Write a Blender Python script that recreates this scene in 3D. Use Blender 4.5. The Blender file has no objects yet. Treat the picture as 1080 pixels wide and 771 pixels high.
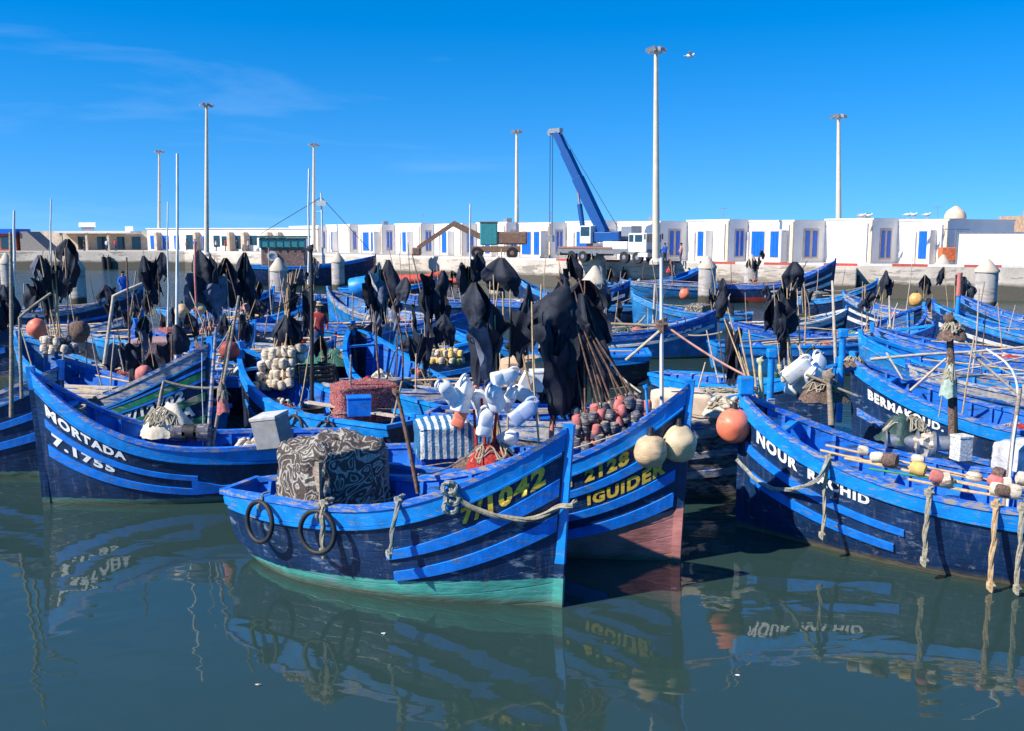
import bpy, bmesh, math, random
from mathutils import Vector, Matrix, noise
R = math.radians
C = bpy.context.scene.collection
scene = bpy.context.scene

# ------------------------------------------------------------------ camera
EYE = 5.0; F = 1000.0; TAN = 0.1385; TH = math.atan(TAN)
cam = bpy.data.cameras.new('camera'); camo = bpy.data.objects.new('camera', cam); C.objects.link(camo)
cam.sensor_width = 36; cam.lens = 36*F/1080; cam.clip_start = .1; cam.clip_end = 9000
camo.location = (0, 0, EYE); camo.rotation_euler = (math.pi/2-TH, 0, 0)
scene.camera = camo
# ------------------------------------------------------------------ sky, sun, exposure
SUN = Vector((-.90, -.44, 0)).normalized(); ELEV = R(40)
SUNV = Vector((SUN.x*math.cos(ELEV), SUN.y*math.cos(ELEV), math.sin(ELEV)))
w = bpy.data.worlds.new('World'); scene.world = w; w.use_nodes = True
nt = w.node_tree; nt.nodes.clear()
out = nt.nodes.new('ShaderNodeOutputWorld'); bg = nt.nodes.new('ShaderNodeBackground'); sky = nt.nodes.new('ShaderNodeTexSky')
sky.sky_type = 'NISHITA'; sky.sun_disc = False; sky.sun_elevation = ELEV; sky.sun_rotation = math.atan2(SUN.x, SUN.y) % (2*math.pi)
sky.air_density = 1.0; sky.dust_density = 0.0; sky.ozone_density = 3.0; sky.altitude = 0
hs = nt.nodes.new('ShaderNodeHueSaturation'); hs.inputs['Saturation'].default_value = 1.5; hs.inputs['Value'].default_value = 1.0; hs.inputs['Hue'].default_value = .506
nt.links.new(sky.outputs[0], hs.inputs['Color'])
tc0 = nt.nodes.new('ShaderNodeTexCoord'); m0 = nt.nodes.new('ShaderNodeVectorMath'); m0.operation = 'MULTIPLY_ADD'; m0.inputs[1].default_value = (1,1,.9); m0.inputs[2].default_value = (0,0,.16)
m1 = nt.nodes.new('ShaderNodeVectorMath'); m1.operation = 'NORMALIZE'; nt.links.new(tc0.outputs['Generated'], m0.inputs[0]); nt.links.new(m0.outputs[0], m1.inputs[0]); nt.links.new(m1.outputs[0], sky.inputs[0])
tc = nt.nodes.new('ShaderNodeTexCoord'); mp = nt.nodes.new('ShaderNodeMapping'); mp.inputs['Scale'].default_value = (2.2, 2.2, 14)
mp.inputs['Rotation'].default_value = (0, R(6), 0)
nz = nt.nodes.new('ShaderNodeTexNoise'); nz.inputs['Scale'].default_value = 1.5; nz.inputs['Detail'].default_value = 9; nz.inputs['Roughness'].default_value = .55; nz.inputs['Distortion'].default_value = .4
cr = nt.nodes.new('ShaderNodeValToRGB'); cr.color_ramp.elements[0].position = .50; cr.color_ramp.elements[1].position = .92
cr.color_ramp.elements[1].color = (.14, .14, .14, 1)
mx = nt.nodes.new('ShaderNodeMixRGB'); mx.inputs[2].default_value = (6.5, 7.2, 8.0, 1)
nt.links.new(tc.outputs['Generated'], mp.inputs[0]); nt.links.new(mp.outputs[0], nz.inputs['Vector']); 
sx = nt.nodes.new('ShaderNodeSeparateXYZ'); nt.links.new(tc.outputs['Generated'], sx.inputs[0]); lf = nt.nodes.new('ShaderNodeMapRange'); lf.inputs['From Min'].default_value = .25; lf.inputs['From Max'].default_value = -.35; lf.inputs['To Min'].default_value = .60; lf.inputs['To Max'].default_value = 1.0; nt.links.new(sx.outputs[0], lf.inputs[0])
ml = nt.nodes.new('ShaderNodeMath'); ml.operation = 'MULTIPLY'; nt.links.new(nz.outputs[0], ml.inputs[0]); nt.links.new(lf.outputs[0], ml.inputs[1]); nt.links.new(ml.outputs[0], cr.inputs[0])
nt.links.new(cr.outputs[0], mx.inputs[0]); nt.links.new(hs.outputs[0], mx.inputs[1]); nt.links.new(mx.outputs[0], bg.inputs[0])
nt.links.new(bg.outputs[0], out.inputs[0]); bg.inputs[1].default_value = 0.12
sl = bpy.data.lights.new('sun', 'SUN'); sl.energy = 4.6; sl.angle = R(.55); sl.color = (1, .94, .84)
so = bpy.data.objects.new('sun', sl); C.objects.link(so); so.rotation_euler = SUNV.to_track_quat('Z', 'Y').to_euler()
vs = scene.view_settings; vs.view_transform = 'Standard'; vs.look = 'None'; vs.gamma = 1; vs.exposure = 0.72
scene.render.engine = 'CYCLES'

# ------------------------------------------------------------------ helpers
CT, ST = math.cos(TH), math.sin(TH)
def ray(px, py):
    a, b = (px-540)/F, -(py-385.5)/F
    return Vector((a, CT + b*ST, -ST + b*CT))
def at(px, py, z=0.0):
    d = ray(px, py); t = (z-EYE)/d.z; return Vector((d.x*t, d.y*t, z))
def Q(px, py, Y):
    d = ray(px, py); t = Y/d.y; return Vector((d.x*t, Y, EYE+d.z*t))
def P(px, Y, z):
    dep = Y*CT + (EYE-z)*ST; return Vector(((px-540)/F*dep, Y, z))
def proj(p):
    dep = p.y*CT + (EYE-p.z)*ST; up = p.y*ST - (EYE-p.z)*CT
    return 540+F*p.x/dep, 385.5-F*up/dep
def rnd(a, b): return random.uniform(a, b)
ORD = ['leftmost', 'second from left', 'third from left', 'fourth from left', 'fifth from left', 'sixth from left', 'seventh from left', 'eighth from left', 'ninth from left', 'tenth from left', 'eleventh from left', 'twelfth from left','thirteenth from left','fourteenth from left','fifteenth from left','sixteenth from left']
CNT = ['zero', 'one', 'two', 'three', 'four', 'five', 'six', 'seven', 'eight', 'nine', 'ten', 'eleven', 'twelve','thirteen','fourteen','fifteen','sixteen']
def tag(o, label=None, cat=None, group=None, kind=None):
    if label: o['label'] = label
    if cat: o['category'] = cat
    if group: o['group'] = group
    if kind: o['kind'] = kind
    return o
def empty(name, loc, label, cat, group=None, rz=0):
    o = bpy.data.objects.new(name, None); C.objects.link(o); o.location = loc; o.rotation_euler = (0, 0, rz); o.empty_display_size = .2
    return tag(o, label, cat, group)
def order_label(objs, fmt, key=None):
    objs = sorted(objs, key=key or (lambda o: proj(o.location)[0]))
    for i, o in enumerate(objs):
        o['label'] = fmt % ORD[i] if len(objs) > 1 else fmt.replace('%s of the ', '') % ()

class MB:
    def __init__(s): s.v = []; s.f = []; s.m = []; s.uv = {}; s.cur = 0
    def add(s, vs, fs):
        n = len(s.v); s.v += [Vector(v) for v in vs]
        for f in fs: s.f.append([n+i for i in f]); s.m.append(s.cur)
        return n
    def box(s, c, d, M=None, taper=1.0):
        c = Vector(c); x, y, z = d[0]/2, d[1]/2, d[2]/2; vs = []
        for sz in (-1, 1):
            k = taper if sz > 0 else 1
            for sx, sy in ((-1,-1),(1,-1),(1,1),(-1,1)):
                p = Vector((sx*x*k, sy*y*k, sz*z)); vs.append(c + (M @ p if M else p))
        s.add(vs, [(3,2,1,0),(4,5,6,7),(0,1,5,4),(1,2,6,5),(2,3,7,6),(3,0,4,7)])
    def beam(s, a, b, w, h, up=Vector((0,0,1))):
        a, b = Vector(a), Vector(b); d = (b-a); L = d.length; d.normalize()
        x = d.cross(up); 
        if x.length < 1e-3: x = Vector((1,0,0))
        x.normalize(); u = x.cross(d)
        M = Matrix((x, d, u)).transposed(); s.box((a+b)/2, (w, L, h), M)
    def tube(s, pts, r, n=8, cap=True, jit=0):
        pts = [Vector(p) for p in pts]; rs = r if isinstance(r, (list, tuple)) else [r]*len(pts)
        base = len(s.v); prev = None; rings = []
        for i, p in enumerate(pts):
            t = (pts[min(i+1, len(pts)-1)] - pts[max(i-1, 0)])
            if t.length < 1e-6: t = Vector((0,0,1))
            t.normalize()
            if prev is None:
                a = Vector((0,0,1)) if abs(t.z) < .9 else Vector((1,0,0)); u = t.cross(a).normalized()
            else:
                u = prev - t*prev.dot(t); u = u.normalized() if u.length > 1e-5 else t.orthogonal().normalized()
            prev = u; v = t.cross(u)
            for k in range(n):
                an = 2*math.pi*k/n; rr = rs[i]*(1+rnd(-jit, jit)); s.v.append(p + (u*math.cos(an)+v*math.sin(an))*rr)
        for i in range(len(pts)-1):
            for k in range(n):
                a = base+i*n+k; b = base+i*n+(k+1) % n; s.f.append([a, b, b+n, a+n]); s.m.append(s.cur)
        if cap:
            s.f.append([base+k for k in reversed(range(n))]); s.m.append(s.cur)
            e = base+(len(pts)-1)*n; s.f.append([e+k for k in range(n)]); s.m.append(s.cur)
    def rope(s, pts, r, twist=5.0):
        pts = [Vector(p) for p in pts]; 
        P2 = resample(pts, r*1.6)
        for st in range(3):
            q = []; u = None; ang = st*2*math.pi/3
            for i, p in enumerate(P2):
                t = P2[min(i+1, len(P2)-1)]-P2[max(i-1, 0)]; t = t.normalized() if t.length > 1e-6 else Vector((0,0,1))
                u = (t.orthogonal() if u is None else u - t*u.dot(t)).normalized(); v = t.cross(u); ang += .42
                q.append(p + (u*math.cos(ang)+v*math.sin(ang))*r*.5)
            s.tube(q, r*.62, 5)
    def lathe(s, prof, c, n=16, M=None):
        c = Vector(c); base = len(s.v)
        for (r, z) in prof:
            for k in range(n):
                a = 2*math.pi*k/n; p = Vector((r*math.cos(a), r*math.sin(a), z)); s.v.append(c+(M @ p if M else p))
        for i in range(len(prof)-1):
            for k in range(n):
                a = base+i*n+k; b = base+i*n+(k+1) % n; s.f.append([a, b, b+n, a+n]); s.m.append(s.cur)
        s.f.append([base+k for k in reversed(range(n))]); s.m.append(s.cur)
        e = base+(len(prof)-1)*n; s.f.append([e+k for k in range(n)]); s.m.append(s.cur)
    def blob(s, c, r, n=10, m=7, jit=0.0, sc=(1,1,1), M=None, seed=0):
        c = Vector(c); base = len(s.v)
        for i in range(m+1):
            th = math.pi*i/m
            for k in range(n):
                a = 2*math.pi*k/n; d = Vector((math.sin(th)*math.cos(a), math.sin(th)*math.sin(a), math.cos(th)))
                rr = r*(1+jit*(noise.noise(d*1.7+Vector((seed*3.1, seed, 0)))*1.6))
                p = Vector((d.x*sc[0], d.y*sc[1], d.z*sc[2]))*rr; s.v.append(c+(M @ p if M else p))
        for i in range(m):
            for k in range(n):
                a = base+i*n+k; b = base+i*n+(k+1) % n; s.f.append([a, a+n, b+n, b]); s.m.append(s.cur)
    def grid(s, fn, nu, nv, flip=False):
        base = len(s.v)
        for j in range(nv+1):
            for i in range(nu+1): s.v.append(Vector(fn(i/nu, j/nv)))
        for j in range(nv):
            for i in range(nu):
                a = base+j*(nu+1)+i; f = [a, a+1, a+nu+2, a+nu+1]
                s.f.append(f[::-1] if flip else f); s.m.append(s.cur)
    def build(s, name, mats, parent=None, smooth=False, origin=None, bevel=0, uvf=None):
        me = bpy.data.meshes.new(name); o = bpy.data.objects.new(name, me)
        vs = s.v
        if origin is not None: vs = [v-Vector(origin) for v in vs]; o.location = origin
        me.from_pydata([tuple(v) for v in vs], [], s.f)
        for m in (mats if isinstance(mats, (list, tuple)) else [mats]): me.materials.append(m)
        me.polygons.foreach_set('material_index', s.m)
        if smooth: me.polygons.foreach_set('use_smooth', [True]*len(me.polygons))
        if s.uv:
            ul = me.uv_layers.new(name='UVMap')
            for lp in me.loops: ul.data[lp.index].uv = s.uv.get(lp.vertex_index, (0, 0))
        me.update(); C.objects.link(o)
        if smooth is True or smooth == 1:
            try: me.set_sharp_from_angle(angle=R(50))
            except Exception: pass
        if bevel:
            b = o.modifiers.new('bevel', 'BEVEL'); b.width = bevel; b.segments = 2; b.limit_method = 'ANGLE'; b.angle_limit = R(40)
        if parent: o.parent = parent
        return o
def resample(pts, step):
    out_ = []; 
    # catmull-rom then even spacing
    q = [pts[0]]+pts+[pts[-1]]; fine = []
    for i in range(1, len(q)-2):
        p0, p1, p2, p3 = q[i-1], q[i], q[i+1], q[i+2]
        for k in range(12):
            t = k/12; fine.append(.5*((2*p1)+(p2-p0)*t+(2*p0-5*p1+4*p2-p3)*t*t+(3*p1-p0-3*p2+p3)*t**3))
    fine.append(pts[-1]); out_ = [fine[0]]; acc = 0
    for a, b in zip(fine, fine[1:]):
        acc += (b-a).length
        if acc >= step: out_.append(b); acc = 0
    if (out_[-1]-fine[-1]).length > 1e-4: out_.append(fine[-1])
    return out_
def sag(a, b, d, n=10):
    a, b = Vector(a), Vector(b); return [a.lerp(b, i/n) - Vector((0, 0, d*4*(i/n)*(1-i/n))) for i in range(n+1)]

# ------------------------------------------------------------------ materials
MAT = {}
def N(nt, t, **k):
    n = nt.nodes.new(t)
    for a, b in k.items(): setattr(n, a, b)
    return n
def mat(name, col, rough=.6, var=.25, scale=6, wear=None, wearcol=(.32,.26,.2), bump=.3, bscale=40, metal=0, spec=.4, coord='Object', stretch=(1,1,1), wscale=5, bdist=.01, stain=None, coat=0, sheen=0):
    if name in MAT: return MAT[name]
    m = bpy.data.materials.new(name); m.use_nodes = True; nt = m.node_tree; b = nt.nodes['Principled BSDF']; L = nt.links
    b.inputs['Roughness'].default_value = rough; b.inputs['Metallic'].default_value = metal; b.inputs['Specular IOR Level'].default_value = spec
    if coat: b.inputs['Coat Weight'].default_value = coat; b.inputs['Coat Roughness'].default_value = .25
    tc = N(nt, 'ShaderNodeTexCoord'); mp = N(nt, 'ShaderNodeMapping'); mp.inputs['Scale'].default_value = stretch; L.new(tc.outputs[coord], mp.inputs[0])
    n1 = N(nt, 'ShaderNodeTexNoise'); n1.inputs['Scale'].default_value = scale; n1.inputs['Detail'].default_value = 6; L.new(mp.outputs[0], n1.inputs['Vector'])
    ramp = N(nt, 'ShaderNodeValToRGB'); ramp.color_ramp.elements[0].position = .3; ramp.color_ramp.elements[1].position = .7
    c0 = tuple(max(0, c*(1-var)) for c in col); c1 = tuple(min(1, c*(1+var)) for c in col)
    ramp.color_ramp.elements[0].color = (*c0, 1); ramp.color_ramp.elements[1].color = (*c1, 1); L.new(n1.outputs[0], ramp.inputs[0])
    cur = ramp.outputs[0]
    if wear:
        n2 = N(nt, 'ShaderNodeTexNoise'); n2.inputs['Scale'].default_value = wscale; n2.inputs['Detail'].default_value = 10; n2.inputs['Roughness'].default_value = .72
        mp2 = N(nt, 'ShaderNodeMapping'); mp2.inputs['Scale'].default_value = (.45, .45, 2.6); L.new(tc.outputs['Object'], mp2.inputs[0]); L.new(mp2.outputs[0], n2.inputs['Vector'])
        r2 = N(nt, 'ShaderNodeValToRGB'); r2.color_ramp.elements[0].position = .62-wear*.28; r2.color_ramp.elements[1].position = .655-wear*.28; L.new(n2.outputs[0], r2.inputs[0])
        mx = N(nt, 'ShaderNodeMixRGB'); mx.inputs[2].default_value = (*wearcol, 1); L.new(r2.outputs[0], mx.inputs[0]); L.new(cur, mx.inputs[1]); cur = mx.outputs[0]
    if stain:   # (z height, colour, softness, world?)
        z0, scol, soft = stain
        g = N(nt, 'ShaderNodeNewGeometry'); sp = N(nt, 'ShaderNodeSeparateXYZ'); L.new(g.outputs['Position'], sp.inputs[0])
        ad = N(nt, 'ShaderNodeMath', operation='MULTIPLY_ADD'); L.new(n1.outputs[0], ad.inputs[0]); ad.inputs[1].default_value = -soft*3; L.new(sp.outputs[2], ad.inputs[2])
        mr = N(nt, 'ShaderNodeMapRange'); mr.inputs['From Min'].default_value = z0-soft*1.5; mr.inputs['From Max'].default_value = z0; mr.inputs['To Min'].default_value = 1; mr.inputs['To Max'].default_value = 0
        L.new(ad.outputs[0], mr.inputs[0]); mx = N(nt, 'ShaderNodeMixRGB'); L.new(mr.outputs[0], mx.inputs[0]); L.new(cur, mx.inputs[1]); mx.inputs[2].default_value = (*scol, 1); cur = mx.outputs[0]
    L.new(cur, b.inputs['Base Color'])
    if bump:
        n3 = N(nt, 'ShaderNodeTexNoise'); n3.inputs['Scale'].default_value = bscale; n3.inputs['Detail'].default_value = 4; L.new(mp.outputs[0], n3.inputs['Vector'])
        bp = N(nt, 'ShaderNodeBump'); bp.inputs['Strength'].default_value = bump; bp.inputs['Distance'].default_value = bdist; L.new(n3.outputs[0], bp.inputs['Height']); L.new(bp.outputs[0], b.inputs['Normal'])
    MAT[name] = m; return m
CB = (.004, .23, .68)      # bright cobalt trim
NAVY = (.004, .026, .088)
BLUE = mat('cobalt_paint', CB, rough=.45, var=.25, scale=4, wear=.14, wearcol=(.22,.22,.22), bump=.25, bscale=30, wscale=11)
BLUEW = mat('worn_cobalt_paint', (.012,.15,.60), rough=.55, var=.3, scale=5, wear=.36, wearcol=(.30,.26,.22), bump=.4, bscale=30, wscale=10)
BLUEI = mat('inner_blue_paint', (.004,.14,.56), rough=.6, var=.3, scale=3, wear=.25, wearcol=(.02,.05,.14), bump=.3)
WOOD = mat('weathered_wood', (.30,.24,.18), rough=.85, var=.4, scale=9, stretch=(1,1,5), bump=.6)
PLANK = mat('sunbleached_plank', (.48,.40,.31), rough=.85, var=.25, scale=10, bump=.5)
BLACKP = mat('black_cloth', (.013,.017,.030), rough=.72, var=.5, scale=3, bump=.35, bscale=9, bdist=.03, spec=.35)
GREYP = mat('grey_cloth', (.10,.115,.16), rough=.8, var=.4, scale=4, bump=.4, bscale=9, bdist=.04)
WHITEC = mat('pale_cloth', (.5,.5,.52), rough=.8, var=.3, scale=5, bump=.8, bscale=12, bdist=.04)
WPLAST = mat('white_plastic', (.78,.78,.76), rough=.38, var=.06, scale=6, bump=.05, wear=.12, wearcol=(.45,.42,.36))
CREAM = mat('cream_foam', (.58,.50,.38), rough=.85, var=.3, scale=8, bump=.6, wear=.3, wearcol=(.3,.2,.13), wscale=8)
YELF = mat('yellow_foam', (.62,.42,.13), rough=.85, var=.3, scale=8, bump=.6)
DARKF = mat('dirty_float', (.075,.08,.11), rough=.85, var=.5, scale=14, bump=.6, wear=.35, wearcol=(.36,.28,.2), wscale=10)
PINKF = mat('faded_red_float', (.52,.16,.14), rough=.8, var=.3, scale=12, bump=.5)
ORANGE = mat('orange_buoy', (.80,.20,.11), rough=.42, var=.15, scale=4, bump=.1, wear=.2, wearcol=(.62,.3,.2), wscale=7)
BEIGEB = mat('beige_buoy', (.62,.43,.25), rough=.55, var=.18, scale=3, bump=.25, wear=.4, wearcol=(.42,.33,.2), wscale=7)
RUBBER = mat('black_rubber', (.018,.018,.02), rough=.6, var=.4, scale=10, bump=.4)
ROPEM = mat('hemp_rope', (.33,.29,.21), rough=.95, var=.35, scale=20, bump=.5)
ROPEG = mat('grey_rope', (.27,.28,.25), rough=.95, var=.4, scale=18, bump=.5)
BAMBOO = mat('bamboo', (.50,.34,.18), rough=.6, var=.3, scale=14, bump=.3)
RUSTP = mat('rusty_stick', (.16,.09,.06), rough=.9, var=.5, scale=16, bump=.6)
METAL = mat('dull_metal', (.30,.31,.33), rough=.45, var=.3, scale=10, metal=.6, bump=.2)
STEELW = mat('white_steel', (.66,.66,.62), rough=.5, var=.1, scale=4, bump=.1)
POLEM = mat('cream_mast', (.66,.56,.42), rough=.6, var=.1, scale=2, bump=.1)
NETG = mat('green_net', (.05,.18,.13), rough=.95, var=.5, scale=20, bump=1, bscale=60, bdist=.03)
NETR = mat('red_net', (.42,.035,.03), rough=.9, var=.5, scale=20, bump=1, bscale=60, bdist=.03)
NETB = mat('brown_net', (.17,.11,.085), rough=.95, var=.5, scale=22, bump=1, bscale=60, bdist=.03)
TARP = mat('cream_tarp', (.62,.55,.42), rough=.75, var=.25, scale=5, bump=.6, bscale=12, bdist=.03)
BTARP = mat('blue_tarp', (.008,.07,.40), rough=.55, var=.3, scale=5, bump=.8, bscale=8, bdist=.04)
DGREEN = mat('dark_green_tarp', (.02,.05,.045), rough=.6, var=.4, scale=5, bump=.8, bscale=8, bdist=.04)
SKIN = mat('skin', (.35,.19,.12), rough=.6, var=.1)
GLASS = mat('dark_glass', (.02,.05,.07), rough=.08, var=.3, spec=.6, bump=0)
TEALG = mat('teal_glass', (.05,.25,.25), rough=.15, var=.2, spec=.6, bump=0)
CONC = mat('concrete', (.52,.47,.41), rough=.9, var=.2, scale=1.2, bump=.5, bscale=14, wear=.25, wearcol=(.34,.28,.23), wscale=1.5)
PILEM = mat('pile_concrete', (.45,.41,.38), rough=.9, var=.22, scale=2.0, stretch=(1,1,.3), bump=.6, bscale=12, wear=.35, wearcol=(.33,.28,.24), wscale=1.6, stain=(.55,(.06,.055,.04),.12))
CAPM = mat('pile_cap_concrete', (.55,.46,.36), rough=.9, var=.15, scale=3, bump=.5)
WHITEW = mat('white_plaster', (.82,.785,.73), rough=.85, var=.05, scale=.8, bump=.3, bscale=6, wear=.1, wearcol=(.58,.52,.44), wscale=.5)
CREAMW = mat('beige_stone', (.62,.49,.36), rough=.9, var=.18, scale=1.5, bump=.5, bscale=5)
SHUT = mat('blue_shutter', (.004,.12,.56), rough=.5, var=.15, scale=3, bump=.2)
TXW = mat('white_lettering_paint', (.80,.80,.78), rough=.55, var=.08, scale=12, bump=.1, wear=.15, wearcol=(.3,.33,.4), wscale=14)
TXY = mat('yellow_lettering_paint', (.74,.52,.06), rough=.55, var=.2, scale=9, bump=.1, wear=.2, wearcol=(.25,.18,.05), wscale=12)

def hull_mat(name, top, bottom, z0, slope=0.0, wear=.4, wearcol=(.16,.2,.3), band=None, wscale=2.5):
    """planked hull paint: top colour, antifouling below a painted line, seams following the planks (UV)"""
    if name in MAT: return MAT[name]
    m = bpy.data.materials.new(name); m.use_nodes = True; nt = m.node_tree; L = nt.links; b = nt.nodes['Principled BSDF']
    b.inputs['Roughness'].default_value = .42; b.inputs['Specular IOR Level'].default_value = .45
    tc = N(nt, 'ShaderNodeTexCoord'); sp = N(nt, 'ShaderNodeSeparateXYZ'); L.new(tc.outputs['Object'], sp.inputs[0])
    nA = N(nt, 'ShaderNodeTexNoise'); nA.inputs['Scale'].default_value = 2.2; nA.inputs['Detail'].default_value = 7; L.new(tc.outputs['Object'], nA.inputs['Vector'])
    # line height = z0 + slope*x + wobble
    h1 = N(nt, 'ShaderNodeMath', operation='MULTIPLY_ADD'); L.new(sp.outputs[0], h1.inputs[0]); h1.inputs[1].default_value = -slope; L.new(sp.outputs[2], h1.inputs[2])
    nB = N(nt, 'ShaderNodeTexNoise'); nB.inputs['Scale'].default_value = 7; nB.inputs['Detail'].default_value = 5; L.new(tc.outputs['Object'], nB.inputs['Vector'])
    h2 = N(nt, 'ShaderNodeMath', operation='MULTIPLY_ADD'); L.new(nB.outputs[0], h2.inputs[0]); h2.inputs[1].default_value = .07; L.new(h1.outputs[0], h2.inputs[2])
    lt = N(nt, 'ShaderNodeMapRange'); lt.inputs['From Min'].default_value = z0+.025; lt.inputs['From Max'].default_value = z0+.045; L.new(h2.outputs[0], lt.inputs[0])
    def vary(c, v):
        r = N(nt, 'ShaderNodeValToRGB'); r.color_ramp.elements[0].position = .32; r.color_ramp.elements[1].position = .68
        r.color_ramp.elements[0].color = (*[x*(1-v) for x in c], 1); r.color_ramp.elements[1].color = (*[min(1, x*(1+v)) for x in c], 1); L.new(nA.outputs[0], r.inputs[0]); return r.outputs[0]
    mx = N(nt, 'ShaderNodeMixRGB'); L.new(lt.outputs[0], mx.inputs[0]); L.new(vary(bottom, .3), mx.inputs[1]); L.new(vary(top, .35), mx.inputs[2]); cur = mx.outputs[0]
    # scuffs
    mp = N(nt, 'ShaderNodeMapping'); mp.inputs['Scale'].default_value = (.5, .5, 1.6); L.new(tc.outputs['Object'], mp.inputs[0])
    nC = N(nt, 'ShaderNodeTexNoise'); nC.inputs['Scale'].default_value = wscale*2; nC.inputs['Detail'].default_value = 12; nC.inputs['Roughness'].default_value = .75; L.new(mp.outputs[0], nC.inputs['Vector'])
    r = N(nt, 'ShaderNodeValToRGB'); r.color_ramp.elements[0].position = .64-wear*.25; r.color_ramp.elements[1].position = .70-wear*.2; r.color_ramp.elements[1].color = (.75,.75,.75,1); L.new(nC.outputs[0], r.inputs[0])
    mx2 = N(nt, 'ShaderNodeMixRGB'); L.new(r.outputs[0], mx2.inputs[0]); L.new(cur, mx2.inputs[1]); mx2.inputs[2].default_value = (*wearcol, 1); cur = mx2.outputs[0]
    # weed and rust streak at the waterline
    wl = N(nt, 'ShaderNodeMapRange'); wl.inputs['From Min'].default_value = .05; wl.inputs['From Max'].default_value = .16; wl.inputs['To Min'].default_value = .85; wl.inputs['To Max'].default_value = 0
    h3 = N(nt, 'ShaderNodeMath', operation='MULTIPLY_ADD'); L.new(nC.outputs[0], h3.inputs[0]); h3.inputs[1].default_value = -.16; 
    h3b = N(nt, 'ShaderNodeMath', operation='ADD'); L.new(sp.outputs[2], h3b.inputs[0]); h3b.inputs[1].default_value = .10; L.new(h3b.outputs[0], h3.inputs[2]); L.new(h3.outputs[0], wl.inputs[0])
    mx3 = N(nt, 'ShaderNodeMixRGB'); L.new(wl.outputs[0], mx3.inputs[0]); L.new(cur, mx3.inputs[1]); mx3.inputs[2].default_value = (.10,.085,.05,1); cur = mx3.outputs[0]
    # vertical runs of rust and grime
    mpv = N(nt, 'ShaderNodeMapping'); mpv.inputs['Scale'].default_value = (7, 7, .55); L.new(tc.outputs['Object'], mpv.inputs[0])
    nV = N(nt, 'ShaderNodeTexNoise'); nV.inputs['Scale'].default_value = 1.6; nV.inputs['Detail'].default_value = 5; nV.inputs['Roughness'].default_value = .7; L.new(mpv.outputs[0], nV.inputs['Vector'])
    rv = N(nt, 'ShaderNodeValToRGB'); rv.color_ramp.elements[0].position = .54; rv.color_ramp.elements[1].position = .78; rv.color_ramp.elements[1].color = (.5,.5,.5,1); L.new(nV.outputs[0], rv.inputs[0])
    mxv = N(nt, 'ShaderNodeMixRGB'); L.new(rv.outputs[0], mxv.inputs[0]); L.new(cur, mxv.inputs[1]); mxv.inputs[2].default_value = (.16,.15,.15,1); cur = mxv.outputs[0]
    L.new(cur, b.inputs['Base Color'])
    uv = N(nt, 'ShaderNodeUVMap'); su = N(nt, 'ShaderNodeSeparateXYZ'); L.new(uv.outputs[0], su.inputs[0])
    mu = N(nt, 'ShaderNodeMath', operation='MULTIPLY'); L.new(su.outputs[1], mu.inputs[0]); mu.inputs[1].default_value = 11
    fr = N(nt, 'ShaderNodeMath', operation='FRACT'); L.new(mu.outputs[0], fr.inputs[0])
    pg = N(nt, 'ShaderNodeMath', operation='PINGPONG'); L.new(fr.outputs[0], pg.inputs[0]); pg.inputs[1].default_value = .5
    mr = N(nt, 'ShaderNodeMapRange'); mr.inputs['From Max'].default_value = .06; L.new(pg.outputs[0], mr.inputs[0])
    b1 = N(nt, 'ShaderNodeBump'); b1.inputs['Strength'].default_value = .4; b1.inputs['Distance'].default_value = .009; L.new(mr.outputs[0], b1.inputs['Height'])
    nD = N(nt, 'ShaderNodeTexNoise'); nD.inputs['Scale'].default_value = 9; nD.inputs['Detail'].default_value = 6; L.new(mp.outputs[0], nD.inputs['Vector'])
    b2 = N(nt, 'ShaderNodeBump'); b2.inputs['Strength'].default_value = .45; b2.inputs['Distance'].default_value = .03; L.new(nD.outputs[0], b2.inputs['Height']); L.new(b1.outputs[0], b2.inputs['Normal']); L.new(b2.outputs[0], b.inputs['Normal'])
    MAT[name] = m; return m

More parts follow.
